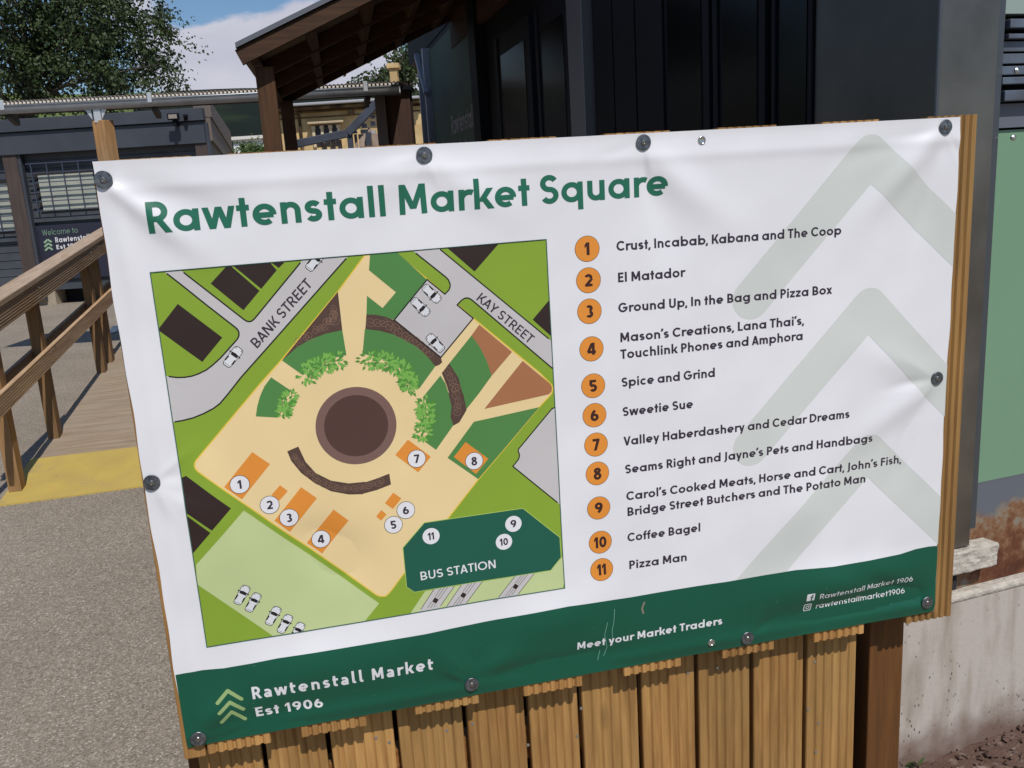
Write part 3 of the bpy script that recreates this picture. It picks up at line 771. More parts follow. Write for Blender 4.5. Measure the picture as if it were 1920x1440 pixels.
# ------------------------------------------------------------------ the printed map
MAPC = PX([(282, 511), (1024, 449), (1058, 1101), (388, 1213)])
pr = Print(); pr.area(MAPC, 'grass', 1)
map_print = pr.build('map_print', banner); map_print['label'] = 'street map of the market square in greens and cream'
pr = Print(); pr.pen(MAPC + [MAPC[0], MAPC[1]], 0.0020, 'frame', 9.5); pr.build('map_border', map_print)
SITE = ZB([(115, 185)]) + ZA([(1750, 505), (1235, 1130)]) + ZC([(900, 0), (330, 680), (316, 705), (312, 735), (320, 760), (340, 783)]) + PX([(454.3, 942)]) + ZE([(1740, 880), (1765, 895), (1790, 903), (1815, 903)]) + ZF([(205, 1045), (235, 1020), (260, 990), (365, 850), (775, 335)]) + ZD([(1040, 955), (1590, 300), (1690, 195), (1706, 165), (1710, 135), (1702, 108), (1685, 88)]) + ZB([(1690, 1245), (1095, 755), (670, 395), (385, 158)])
pr = Print(); pr.area(SITE, 'sand', 2, MAPC); pr.pen(SITE, 0.0026, 'edge', 2.4, True, MAPC); pr.build('square', map_print)
# roads
pr = Print()
R1a = ZA([(175, 325), (330, 445), (560, 630), (820, 832), (842, 852), (854, 878), (855, 905), (846, 930), (830, 952), (690, 1108), (620, 1172), (560, 1218), (495, 1250), (430, 1273), (365, 1283), (300, 1285), (250, 1279), (195, 1268)])
R1b = ZA([(325, 315), (900, 763), (920, 776), (942, 783), (965, 779), (985, 765), (1000, 750), (1430, 225)])
R1c = ZA([(1845, 185), (1240, 870), (870, 1288), (755, 1435)]) + ZC([(540, 175), (480, 220), (390, 267), (300, 303), (200, 328), (100, 343)])
pr.area(R1b + R1c + R1a[::-1], 'road', 2, MAPC)
for r_ in (R1a, R1b, R1c): pr.pen(r_, 0.0028, 'line', 3, region=MAPC)
pr.build('road', map_print)
pr = Print()
K1 = ZB([(545, 143), (840, 378), (866, 404), (882, 440), (882, 470), (872, 497), (835, 535), (675, 403), (380, 768), (800, 1105), (1090, 752), (945, 632), (985, 590), (1010, 573), (1035, 568), (1060, 575), (1085, 592), (1830, 1225)])
K2 = ZB([(765, 110), (1820, 978)])
pr.area(K1 + K2[::-1], 'road', 4, MAPC); pr.pen(K1, 0.0026, 'line', 5, region=MAPC); pr.pen(K2, 0.0026, 'line', 5, region=MAPC)
pr.build('road', map_print)
pr = Print()
PK = ZD([(1760, 295), (1728, 305), (1700, 320), (1400, 680), (1398, 700), (1408, 725), (1408, 752), (1398, 775), (1350, 835), (1800, 1200)])
pr.area(PK + ZD([(1830, 900)]), 'road', 2, MAPC); pr.pen(PK, 0.0026, 'line', 3, region=MAPC); pr.build('road', map_print)
# buildings
for z, pts in ((ZA, [(305, 622), (705, 925), (525, 1145), (125, 855)]), (ZA, [(600, 440), (745, 280), (780, 280), (1040, 505), (895, 680)]), (ZA, [(790, 270), (1125, 240), (1195, 320), (1055, 488)]), (ZA, [(1130, 240), (1260, 225), (1260, 255), (1212, 300)]),
               (ZB, [(840, 105), (1340, 60), (1103, 332)]), (ZB, [(1790, 570), (1810, 930), (1625, 765)]), (ZC, [(235, 825), (640, 1115), (470, 1312), (180, 1115), (180, 850)]), (ZC, [(230, 1170), (456, 1332), (270, 1555), (230, 1300)])):
    pr = Print(); pr.area(z(pts), 'roof', 2, MAPC); pr.build('building_block', map_print)
# lawns and beds
for z, pts, key in (
    (ZB, [(163, 160), (385, 140), (670, 400), (380, 765), (300, 740), (210, 722), (130, 718), (135, 550), (275, 660), (395, 518), (152, 320)], 'lawn'),
    (ZB, [(115, 850), (250, 865), (380, 900), (480, 950), (600, 1020), (690, 1110), (750, 1185), (605, 1385), (540, 1290), (430, 1200), (300, 1130), (180, 1090), (95, 1075)], 'lawn'),
    (ZD, [(540, 215), (700, 20), (745, 90), (770, 170), (800, 300), (815, 468), (660, 688), (560, 615), (600, 500), (600, 350), (565, 235)], 'lawn'),
    (ZB, [(875, 1158), (1075, 908), (1150, 1010), (1210, 1130), (1258, 1270), (1140, 1432), (1030, 1570), (995, 1430), (960, 1290)], 'lawn'),
    (ZD, [(1000, 435), (1590, 303), (1040, 952), (763, 760)], 'lawn'),
    (ZA, [(1785, 860), (1640, 890), (1500, 940), (1380, 1010), (1290, 1090), (1242, 1132), (1430, 1265), (1500, 1190), (1650, 1120), (1822, 1085)], 'lawn'),
    (ZC, [(1000, -60), (940, 20), (900, 110), (875, 200), (862, 292), (1060, 303), (1075, 200), (1120, 120), (1180, 60)], 'lawn'),
    (ZB, [(1145, 810), (1440, 1055), (1258, 1270), (1210, 1130), (1150, 1010), (1075, 908)], 'terracotta'),
    (ZB, [(1535, 1135), (1782, 1340), (1800, 1375), (1795, 1412), (1770, 1437), (1190, 1568)], 'terracotta')):
    pr = Print(); pr.area(z(pts), key, 3, MAPC); pr.build('lawn' if key == 'lawn' else 'paved_bed', map_print)
def curls(pr, path, r, seed, layer=4.5):
    q = random.Random(seed); path = [np.array(p) for p in path]; d = 0
    for a, b in zip(path[:-1], path[1:]):
        l = np.hypot(*(b - a))
        while d < l:
            c = a + (b - a) * d / l + np.array([q.uniform(-1, 1), q.uniform(-1, 1)]) * r * .18
            rad = r * q.uniform(.75, 1.1); ph = q.uniform(0, 6.28)
            pr.pen([c + rad * (1 - .055 * k) * np.array([math.cos(ph + k * .6), math.sin(ph + k * .6)]) for k in range(18)], .0008, 'curl', layer)
            d += r * q.uniform(1.0, 1.35)
        d -= l
for outer, inner, mid, r in (
    (ZA([(1745, 512), (1785, 860)]), ZA([(1242, 1130), (1290, 1090), (1380, 1010), (1500, 940), (1640, 890)]), ZA([(1390, 960), (1440, 930), (1520, 890), (1560, 830), (1600, 860), (1640, 760), (1670, 810), (1700, 700), (1720, 780), (1705, 640)]), .0105),
    (ZB([(130, 718), (220, 722), (300, 738), (378, 768), (800, 1105), (812, 1150), (785, 1172)]), ZB([(120, 850), (250, 865), (380, 900), (480, 950), (600, 1020), (690, 1110), (750, 1185)]), ZB([(170, 790), (290, 800), (390, 850), (480, 910), (570, 965), (650, 1040), (730, 1110)]), .0112),
    (ZB([(875, 1158), (960, 1290), (995, 1430)]) + ZD([(905, 180), (935, 330), (870, 440), (815, 470)]), ZB([(808, 1245), (850, 1350), (875, 1430)]) + ZD([(770, 170), (800, 300), (790, 390)]), ZB([(870, 1230), (900, 1310), (930, 1400)]) + ZD([(840, 130), (855, 200), (865, 290), (835, 390)]), .0112),
    (ZC([(1145, 605), (1180, 690), (1270, 800), (1390, 890), (1540, 965), (1700, 995), (1830, 992)]) + ZD([(0, 1085), (130, 1050), (255, 1000), (240, 903)]), ZC([(1245, 563), (1310, 700), (1400, 800), (1540, 870), (1700, 895), (1840, 882)]) + ZD([(30, 980), (120, 950)]), ZC([(1210, 650), (1290, 760), (1400, 850), (1540, 920), (1700, 945), (1835, 935)]) + ZD([(30, 1030), (190, 970)]), .0090)):
    pr = Print(); pr.area(outer + inner[::-1], 'soil', 4); curls(pr, mid, r, len(mid)); pr.build('flower_bed', map_print)
def bush(path, rad, n, seed):
    pr = Print(); q = random.Random(seed); path = [np.array(p) for p in path]
    seg = [np.hypot(*(b - a)) for a, b in zip(path[:-1], path[1:])]; tot = sum(seg)
    for k in range(n):
        d = q.uniform(0, tot); i = 0
        while d > seg[i] and i < len(seg) - 1: d -= seg[i]; i += 1
        c = path[i] + (path[i + 1] - path[i]) * min(1, d / seg[i]); an = q.uniform(0, 6.283); rr = rad * math.sqrt(q.random())
        p = c + rr * np.array([math.cos(an), math.sin(an)]); an += q.uniform(-.6, .6); l = q.uniform(.0085, .0125); wd = l * .24
        e = np.array([math.cos(an), math.sin(an)]); f = np.array([-e[1], e[0]])
        pr.raw([p, p + e * l * .45 + f * wd, p + e * l, p + e * l * .45 - f * wd], [[0, 1, 2, 3]], 'leaf_dark' if k < n * .38 or k % 4 == 0 else 'leaf', 5 + 1.6 * k / n)
    pr.build('hedge', map_print)
bush(ZA([(1460, 1290), (1500, 1220), (1600, 1170), (1745, 1138)]), .0145, 215, 1)
bush(ZB([(135, 1130), (215, 1130), (330, 1150), (450, 1215), (510, 1300), (500, 1380)]), .0145, 300, 2)
bush(ZD([(400, 60), (430, 120)]), .0130, 75, 3)
bush(ZD([(555, 270), (572, 400), (560, 470), (530, 560)]), .0140, 225, 4)
bush(ZC([(1180, 95), (1130, 190), (1112, 275)]), .0110, 125, 5)
# round bandstand
pr = Print(); pr.disc(np.array([0.4182, 0.5448]) + (S(668, 798) - np.array([at_y(668, 798, 0)[0], ZT - at_y(668, 798, 0)[2]])), .0809, 'soil_ring', 4, 72); c0 = np.array([0.4182, 0.5448]) + (S(668, 798) - np.array([at_y(668, 798, 0)[0], ZT - at_y(668, 798, 0)[2]]))
pr.disc(c0, .0640, 'soil_disc', 5, 64); pr.build('round_plot', map_print)
# stalls
for z, pts in ((ZC, [(830, 612), (990, 720), (738, 1037), (578, 925)]), (ZC, [(1080, 910), (1150, 962), (1075, 1048), (1003, 998)]), (ZC, [(1270, 928), (1412, 1027), (1170, 1332), (1030, 1230)]), (ZE, [(1370, 122), (1505, 222), (1268, 525), (1130, 430)]),
               (ZF, [(275, 113), (348, 165), (272, 260), (200, 208)]), (ZF, [(168, 270), (215, 310), (165, 365), (122, 328)]), (ZD, [(408, 597), (613, 750), (500, 890), (293, 735)]), (ZD, [(925, 617), (1130, 768), (1020, 905), (820, 752)])):
    pr = Print(); pr.area(z(pts), 'orange', 4); pr.build('stall_block', map_print)
# bus station and its bays
pr = Print(); pr.area(ZF([(562, 1000), (415, 1215), (1790, 985), (1818, 900), (1795, 690), (1690, 812)]), 'park', 2, MAPC); pr.build('pale_lawn', map_print)
for q in ([(640, 985), (825, 955), (665, 1180), (488, 1210)], [(890, 942), (1080, 910), (915, 1130), (738, 1160)], [(1370, 862), (1545, 835), (1378, 1050), (1205, 1078)]):
    pr = Print(); P4 = ZF(q); pr.area(P4, 'road', 3, MAPC)
    for f, wd in ((0, .0012), (1, .0012), (.34, .0009), (.5, .0009), (.66, .0009)):
        pr.pen([P4[0] + (P4[1] - P4[0]) * f, P4[3] + (P4[2] - P4[3]) * f], wd, 'line', 4, region=MAPC)
    c = sum(P4) / 4; a_ = (P4[1] - P4[0]); b_ = (P4[3] - P4[0]); b_ = b_ / np.hypot(*b_)
    bb = lambda s: [c + np.array([s * math.cos(t), s * math.sin(t)]) for t in (math.atan2(b_[1], b_[0]) + math.pi / 4 + k * math.pi / 2 for k in range(4))]
    pr.area(bb(.0095), 'road', 4.6); pr.area(bb(.0074), 'roof', 5); pr.build('bus_bay', map_print)
ST = ZF([(365, 610), (555, 385), (1440, 255), (1770, 515), (1782, 692), (1690, 808), (465, 1005), (398, 960)])
pr = Print(); pr.area(ST, 'station', 5); pr.pen(ST, .0030, 'rim', 4.6, True); pr.build('station_block', map_print)
pr = Print(); pr.area(ZE([(562, 130), (1780, 965), (1630, 1145), (830, 1260), (140, 790), (135, 615)]), 'park', 2, MAPC); pr.build('pale_lawn', map_print)
# cars
def car(c, front, layer=5):
    c, front = np.array(c), np.array(front); e = front - c; e = e / np.hypot(*e)
    fr = frame_of(c, e); pr = Print(); l, w = .0225, .0098
    def body(k, m): return [fr(x * l * k, y * w * m) for x, y in ((1, .45), (.93, .82), (.72, 1), (-.55, .94), (-.86, .85), (-1, .55), (-1, -.55), (-.86, -.85), (-.55, -.94), (.72, -1), (.93, -.82), (1, -.45))]
    pr.area(body(1.0, 1.0), 'line', layer, MAPC); pr.area(body(.94, .89), 'car', layer + 1, MAPC)
    for s in (1, -1):
        pr.area([fr(.16 * l, s * w * .9), fr(.26 * l, s * w * 1.28), fr(.34 * l, s * w * 1.2), fr(.32 * l, s * w * .9)], 'line', layer + .5, MAPC)
        pr.area([fr(-.62 * l, s * w * .66), fr(-.12 * l, s * w * .62), fr(-.12 * l, s * w * .84), fr(-.62 * l, s * w * .86)], 'line', layer + 2, MAPC)
        pr.disc(fr(.80 * l, s * w * .60), .0011, 'line', layer + 2, 8, MAPC)
    pr.area([fr(.08 * l, w * .68), fr(.08 * l, -w * .68), fr(.34 * l, -w * .84), fr(.40 * l, 0), fr(.34 * l, w * .84)], 'line', layer + 2, MAPC)
    pr.pen([fr(-.80 * l, w * .6), fr(-.82 * l, 0), fr(-.80 * l, -w * .6)], .0007, 'line', layer + 2, region=MAPC)
    if len(pr.u): pr.build('car_symbol', map_print)
for z, c, f in ((ZA, (800, 1100), (863, 1022)), (ZA, (1540, 235), (1603, 157)), (ZB, (715, 530), (775, 588)), (ZB, (615, 650), (675, 708)), (ZB, (750, 975), (692, 915)),
                (ZE, (546, 888), (590, 812)), (ZE, (646, 955), (690, 879)), (ZE, (826, 1076), (870, 1000)), (ZE, (932, 1147), (976, 1071)), (ZE, (1042, 1217), (1086, 1141))):
    car(*z([c, f]))
# numbered spots
for z, c, r, t in ((ZC, (718, 903), 86, '1'), (ZC, (987, 1087), 87, '2'), (ZC, (1162, 1202), 84, '3'), (ZE, (1257, 395), 83, '4'), (ZF, (277, 402), 80, '5'), (ZF, (388, 270), 80, '6'), (ZD, (486, 768), 79, '7'), (ZD, (1003, 788), 78, '8'), (ZF, (1355, 392), 75, '9'), (ZF, (1270, 553), 75, '10'), (ZF, (615, 503), 76, '11')):
    c_ = z([c])[0]; pr = Print(); R_ = .0192
    pr.disc(c_, R_, 'line' if t not in ('9', '10', '11') else 'station', 7, 32); pr.disc(c_, R_ - .0010, 'paper', 8, 32)
    number(pr, c_, t, .0182 if len(t) == 1 else .0165, .20, 'text', 9); pr.build('number_spot', map_print)
for t, a, b, top, key in (('BANK STREET', ZA([(1016, 1030)])[0], ZA([(1520, 452)])[0], ZA([(948, 963)])[0], 'text'),
                          ('KAY STREET', ZB([(1110, 580)])[0], ZB([(1596, 983)])[0], ZB([(1163, 515)])[0], 'text'), ('BUS STATION', ZF([(518, 903)])[0], ZF([(1204, 787)])[0], ZF([(510, 828)])[0], 'white')):
    pr = Print(); write(pr, t, a, b, top - a, .142, key, 7, track=.02); pr.build('map_lettering', map_print)

# ------------------------------------------------------------------ fixings through the banner
zinc = mat('zinc', (0.085, 0.092, 0.105), rough=0.38, metal=0.75, col2=(0.20, 0.21, 0.22), scale=90, bump=0.1, bscale=300)
steel_bright = mat('screw_steel', (0.30, 0.285, 0.26), rough=0.30, metal=1.0)
brass = mat('eyelet_nickel', (0.62, 0.60, 0.56), rough=0.22, metal=1.0)
shadow_hole = mat('void_shade', (0.02, 0.018, 0.02), rough=0.9)  # near-black colour standing for shade in gaps and openings
for x, y, tint in ((195, 337, 0), (795, 291, 0), (1206, 267, 0), (1772, 238, 0), (285, 904, 1), (1756, 709, 0), (372, 1383, 1), (884, 1282, 1), (1401, 1196, 1), (1737, 1129, 1)):
    u, v = S(x, y); d = float(max(disp(u + a_, v + b_) for a_ in (-.013, 0, .013) for b_ in (-.013, 0, .013))) + 0.0004
    m = MB(); c = (u, -d, ZT - v)
    m.lathe(c, (0.02, -1, 0.02), [(0.0158, 0), (0.0158, 0.0016), (0.0150, 0.0024), (0.0065, 0.0026)], 32)
    w = m.build('washer', zinc, banner)
    s = MB(); s.lathe((u, -d - 0.0026, ZT - v), (0, -1, 0), [(0.0062, 0), (0.0060, 0.0012), (0.0046, 0.0028), (0.0026, 0.0033), (0.0022, 0.0020), (0.0004, 0.0018)], 16)
    so = s.build('screw', steel_bright, w, smooth=False)
for x, y in ((1316, 263), (1333, 1204)):
    u, v = S(x, y); d = float(disp(u, v)) + 0.0005
    m = MB(); m.lathe((u, -d, ZT - v), (0, -1, 0), [(0.0088, 0), (0.0084, 0.0018), (0.0070, 0.0024), (0.0056, 0.0016), (0.0054, 0.0003), (0.0050, 0.0002)], 24)
    w = m.build('eyelet', brass, banner, smooth=True)

# ================================================================== the timber fence carrying the banner
larch = wood('fence_timber', srgb(190, 144, 86), srgb(130, 90, 48), 'z', weather=0.4, wcol=srgb(160, 132, 82))
larch_x = wood('rail_timber', srgb(168, 120, 66), srgb(112, 70, 36), 'x')
post_brown = wood('post_timber', srgb(114, 75, 38), srgb(84, 54, 28), 'z', knots=False)
fence = empty('timber_fence', (0.9, 0.06, 0.0), 'honey coloured hit-and-miss board fence of grooved planks behind the banner', 'fence')
BOT = ZT - 1.219
for x0, x1 in ((0.040, 0.170), (0.234, 0.374), (0.481, 0.626), (0.729, 0.869), (0.970, 1.113), (1.218, 1.354), (1.460, 1.598), (1.716, 1.845)):
    m = MB(); c = (x0 + x1) / 2; dz = rnd.uniform(-.004, .004)
    m.grooved((c, 0.001, BOT + dz), (c, 0.001, ZT + 0.002), (1, 0, 0), (0, -1, 0), x1 - x0, 0.026, 7, 0.005, .64)
    m.build('board', larch, fence)
m = MB(); m.bar((0.014, 0.023, BOT - 0.006), (0.024, 0.023, ZT - 0.012), 0.044, 0.042, (0, 1, 0)); m.build('batten', larch, fence, bevel=0.003)
gaps = [0.003, 0.146, 0.286, 0.438, 0.598, 0.745, 0.876, 1.027, 1.176, 1.324, 1.472, 1.622]
for a, b in zip(gaps[:-1], gaps[1:]):
    m = MB(); c = (a + b) / 2; w = b - a - 0.011
    m.grooved((c, 0.058, -0.17), (c, 0.058, ZT - 0.01 + rnd.uniform(-.004, .004)), (1, 0, 0), (0, -1, 0), w, 0.026, 6, 0.0035, .82)
    m.build('board', larch, fence)
for z in (0.35, 1.05, 1.66):
    m = MB(); m.box(-0.005, 1.615, 0.086, 0.126, z - 0.045, z + 0.045); m.build('rail', larch_x, fence, bevel=0.002)
for z in (0.62, 1.10, 1.70):
    m = MB(); m.box(0.0, 1.84, 0.028, 0.056, z - 0.022, z + 0.022); m.build('rail', larch_x, fence)
for x in (0.03, 1.728):
    m = MB(); m.box(x - 0.050, x + 0.050, 0.090, 0.190, -0.2, ZT - 0.03); m.build('post', post_brown, fence, bevel=0.004)
deckm = empty('unseen_deck', (1.0, 1.8, 0.0), 'unseen timber deck added behind the board fence to darken its gaps', 'deck')  # unseen deck, added so the gaps between the back boards go dark
m = MB(); yy = 0.30
while yy < 3.4: m.grooved((0.06, yy, .46), (1.93, yy, .46), (0, 1, 0), (0, 0, 1), .14, .027, 7, .004, .6); yy += .146
m.build('deck_boards', larch_x, deckm)
m = MB(); m.box(0.06, 1.70, 0.225, 0.25, -.17, .45); m.box(0.05, 0.075, 0.26, 3.4, -.05, .43); m.build('gap_infill', mat('infill_brown', srgb(70, 50, 34), rough=.8, col2=srgb(50, 36, 26), scale=9, stretch=(1, 1, 8)), deckm)  # infill put behind the fence to block light through its gaps
nail_mat = mat('galvanised_nail', (0.42, 0.40, 0.37), rough=0.4, metal=0.8)
for x, y in ((1528, 1241), (1515, 1330), (1535, 1356), (1530, 1410), (1345, 1252), (1090, 1328), (705, 1384), (730, 1392), (838, 1370), (886, 1357), (990, 1397), (1082, 1380), (1290, 1262)):
    q = at_y(x, y, 0.058); m = MB(); m.lathe((q[0], 0.0585, q[2]), (0, -1, 0), [(0.0042, 0), (0.0038, 0.0014), (0.0012, 0.0016)], 10); m.build('nail', nail_mat, fence)

# ================================================================== timber ramp, yellow nosing and its handrail
deck_wood = wood('ramp_boards', srgb(176, 158, 134), srgb(140, 120, 98), 'x', knots=False, scale=1.4, weather=0.5, wcol=srgb(168, 156, 140))
grey_side = wood('ramp_side', srgb(126, 100, 70), srgb(90, 66, 42), 'y', knots=False)
RS = 0.088; RY0 = 3.70; RXL = -1.565; RXR = 0.02
rz = lambda y: RS * (y - RY0) + 0.006
ramp = empty('timber_ramp', (-0.8, RY0, 0.0), 'weathered timber ramp rising behind the banner with a yellow strip at its foot', 'ramp')
m = MB(); y = RY0 + 0.74; i = 0
while y < 10.4:
    w = 0.137; b = y + w
    dz = rnd.uniform(-.0015, .0015)
    m.grooved(((RXL), y + w / 2, rz(y + w / 2) + dz), (RXR, y + w / 2, rz(y + w / 2) + dz), (0, 1, RS), (0, -RS, 1), w, 0.027, 7, 0.004, .6)
    y = b + 0.005
m.build('deck', deck_wood, ramp)
def yellow_paint():
    m_, N, L, P = new_mat('yellow_grip'); P.inputs['Roughness'].default_value = 0.85; P.inputs['Specular IOR Level'].default_value = 0.2
    t = nd(N, 'ShaderNodeTexCoord'); n = nd(N, 'ShaderNodeTexNoise'); n.inputs['Scale'].default_value = 5; n.inputs['Detail'].default_value = 8; L.new(t.outputs['Object'], n.inputs['Vector'])
    r = nd(N, 'ShaderNodeMapRange'); r.inputs['From Min'].default_value = .35; r.inputs['From Max'].default_value = .7; L.new(n.outputs[0], r.inputs['Value'])
    x = nd(N, 'ShaderNodeMix', data_type='RGBA'); x.inputs[6].default_value = (0.53, 0.385, 0.095, 1); x.inputs[7].default_value = (0.46, 0.335, 0.10, 1); L.new(r.outputs[0], x.inputs[0])
    v = nd(N, 'ShaderNodeTexVoronoi'); v.inputs['Scale'].default_value = 6.0; L.new(t.outputs['Object'], v.inputs['Vector'])
    k = nd(N, 'ShaderNodeMapRange'); k.inputs['From Min'].default_value = .02; k.inputs['From Max'].default_value = .035; k.inputs['To Min'].default_value = 1; k.inputs['To Max'].default_value = 0; L.new(v.outputs['Distance'], k.inputs['Value'])
    x2 = nd(N, 'ShaderNodeMix', data_type='RGBA'); x2.inputs[7].default_value = (0.10, 0.07, 0.04, 1); L.new(k.outputs[0], x2.inputs[0]); L.new(x.outputs[2], x2.inputs[6])
    w2 = nd(N, 'ShaderNodeTexNoise'); w2.inputs['Scale'].default_value = 3.1; w2.inputs['Detail'].default_value = 10; w2.inputs['Roughness'].default_value = .7; L.new(t.outputs['Object'], w2.inputs['Vector'])
    k2 = nd(N, 'ShaderNodeMapRange'); k2.inputs['From Min'].default_value = .57; k2.inputs['From Max'].default_value = .70; k2.inputs['To Max'].default_value = .55; L.new(w2.outputs[0], k2.inputs['Value'])
    x4 = nd(N, 'ShaderNodeMix', data_type='RGBA'); x4.inputs[7].default_value = (0.30, 0.25, 0.15, 1); L.new(k2.outputs[0], x4.inputs[0]); L.new(x2.outputs[2], x4.inputs[6])
    L.new(x4.outputs[2], P.inputs['Base Color'])
    g_ = nd(N, 'ShaderNodeTexNoise'); g_.inputs['Scale'].default_value = 500; L.new(t.outputs['Object'], g_.inputs['Vector'])
    b_ = nd(N, 'ShaderNodeBump'); b_.inputs['Strength'].default_value = .4; b_.inputs['Distance'].default_value = .002; L.new(g_.outputs[0], b_.inputs['Height']); L.new(b_.outputs[0], P.inputs['Normal'])
    return m_
m = MB(); fy = 0.045
m.add([(RXL, RY0, 0.008), (RXR, RY0 + fy * 1.55, 0.008), (RXR, RY0 + 0.735, rz(RY0 + .735) + .004), (RXL, RY0 + 0.735, rz(RY0 + .735) + .004), (RXL, RY0, 0.0), (RXR, RY0 + fy * 1.55, 0.0), (RXR, RY0 + .735, 0.0), (RXL, RY0 + .735, 0.0)],
      [(0, 1, 2, 3), (0, 4, 5, 1), (1, 5, 6, 2), (2, 6, 7, 3), (3, 7, 4, 0)])
m.build('yellow_strip', yellow_paint(), ramp)['label'] = 'yellow anti-slip strip at the foot of the ramp'
m = MB()
for x in (RXL + 0.02, RXR - 0.02): m.add([(x - .02, RY0 + .75, 0), (x + .02, RY0 + .75, 0), (x + .02, 10.3, 0), (x - .02, 10.3, 0), (x - .02, RY0 + .75, rz(RY0 + .75) - .031), (x + .02, RY0 + .75, rz(RY0 + .75) - .031), (x + .02, 10.3, rz(10.3) - .031), (x - .02, 10.3, rz(10.3) - .031)], [(0, 1, 2, 3), (4, 5, 6, 7), (0, 1, 5, 4), (1, 2, 6, 5), (2, 3, 7, 6), (3, 0, 4, 7)])
m.build('side_board', grey_side, ramp)

rail_wood = wood('rail_boards', srgb(186, 154, 118), srgb(140, 110, 80), 'y', weather=0.5, wcol=srgb(178, 158, 136))
cap_wood = wood('rail_cap', srgb(182, 160, 138), srgb(150, 126, 102), 'y', weather=0.5, wcol=srgb(166, 150, 132))
rail_post = wood('handrail_post', srgb(156, 122, 84), srgb(114, 86, 56), 'z')
hand = empty('ramp_handrail', (-1.52, 3.9, 0.0), 'brown timber handrail with grooved rails on the open side of the ramp', 'handrail')
top = lambda y: 1.165 + 0.081 * (y - 4.05)
mid = lambda y: 0.650 + 0.077 * (y - 3.74)
Ya, Yb = 3.55, 9.9
m = MB(); m.bar((-1.515, Ya, top(Ya) - .020), (-1.515, Yb, top(Yb) - .020), 0.145, 0.040); m.build('rail_cap', cap_wood, hand, bevel=0.006)
m = MB(); m.grooved((-1.448, Ya, top(Ya) - .105), (-1.448, Yb, top(Yb) - .105), (0, 0, 1), (1, 0, 0), 0.125, 0.028, 7, 0.0045, .6); m.build('top_rail', rail_wood, hand)
m = MB(); m.grooved((-1.448, Ya, mid(Ya) - .062), (-1.448, Yb, mid(Yb) - .062), (0, 0, 1), (1, 0, 0), 0.122, 0.028, 7, 0.0045, .6); m.build('middle_rail', rail_wood, hand)
m = MB(); m.grooved((-1.578, Ya, mid(Ya) - .062), (-1.578, Yb, mid(Yb) - .062), (0, 0, 1), (-1, 0, 0), 0.122, 0.028, 7, 0.0045, .6); m.build('middle_rail', rail_wood, hand)
m = MB(); m.grooved((-1.578, Ya, top(Ya) - .105), (-1.578, Yb, top(Yb) - .105), (0, 0, 1), (-1, 0, 0), 0.125, 0.028, 7, 0.0045, .6); m.build('top_rail', rail_wood, hand)
for y in (3.93, 4.86, 6.52, 6.86, 8.3, 9.8):
    m = MB(); m.box(-1.549, -1.477, y - .048, y + .048, 0.0 if y < 4.4 else max(0, rz(y) - .25), top(y) - .043); m.build('post', rail_post, hand, bevel=0.003)

for y in (3.93, 4.86, 6.52, 6.86):
    for zz in (top(y) - .075, top(y) - .135, mid(y) - .035, mid(y) - .09):
        m = MB(); m.lathe((-1.4475, y + .012 * math.sin(zz * 90), zz), (1, 0, 0), [(.0055, 0), (.005, .002), (.0015, .0022)], 10); m.build('screw', nail_mat, hand)

# ================================================================== container shop on its concrete base
navy = mat('navy_cladding', srgb(20, 20, 25), rough=0.6, col2=srgb(17, 17, 20), scale=3, spec=0.15)
dark_frame = mat('door_frame_dark', srgb(20, 21, 27), rough=0.6, spec=0.15)
glass_dark = mat('door_glass', (0.004, 0.0045, 0.005), rough=0.22, spec=0.10)
def stainless_mat():
    m_, N, L, P = new_mat('brushed_steel'); P.inputs['Metallic'].default_value = 1.0; P.inputs['Base Color'].default_value = (0.17, 0.165, 0.165, 1)
    t = nd(N, 'ShaderNodeTexCoord'); mp = nd(N, 'ShaderNodeMapping'); mp.inputs['Scale'].default_value = (2, 2, 90); L.new(t.outputs['Object'], mp.inputs['Vector'])
    n = nd(N, 'ShaderNodeTexNoise'); n.inputs['Scale'].default_value = 3; n.inputs['Detail'].default_value = 4; L.new(mp.outputs[0], n.inputs['Vector'])
    n2 = nd(N, 'ShaderNodeTexNoise'); n2.inputs['Scale'].default_value = 4.5; n2.inputs['Detail'].default_value = 3; L.new(t.outputs['Object'], n2.inputs['Vector'])
    r = nd(N, 'ShaderNodeMapRange'); r.inputs['To Min'].default_value = .34; r.inputs['To Max'].default_value = .50; L.new(n.outputs[0], r.inputs['Value']); L.new(r.outputs[0], P.inputs['Roughness'])
    r2 = nd(N, 'ShaderNodeMapRange'); r2.inputs['From Min'].default_value = .3; r2.inputs['From Max'].default_value = .7; L.new(n2.outputs[0], r2.inputs['Value'])
    x = nd(N, 'ShaderNodeMix', data_type='RGBA'); x.inputs[6].default_value = (0.17, 0.152, 0.132, 1); x.inputs[7].default_value = (0.29, 0.262, 0.228, 1); L.new(r2.outputs[0], x.inputs[0]); L.new(x.outputs[2], P.inputs['Base Color'])
    return m_
stainless = stainless_mat()
stainless_dull = mat('steel_edge', (0.10, 0.11, 0.12), rough=0.45, metal=0.6)
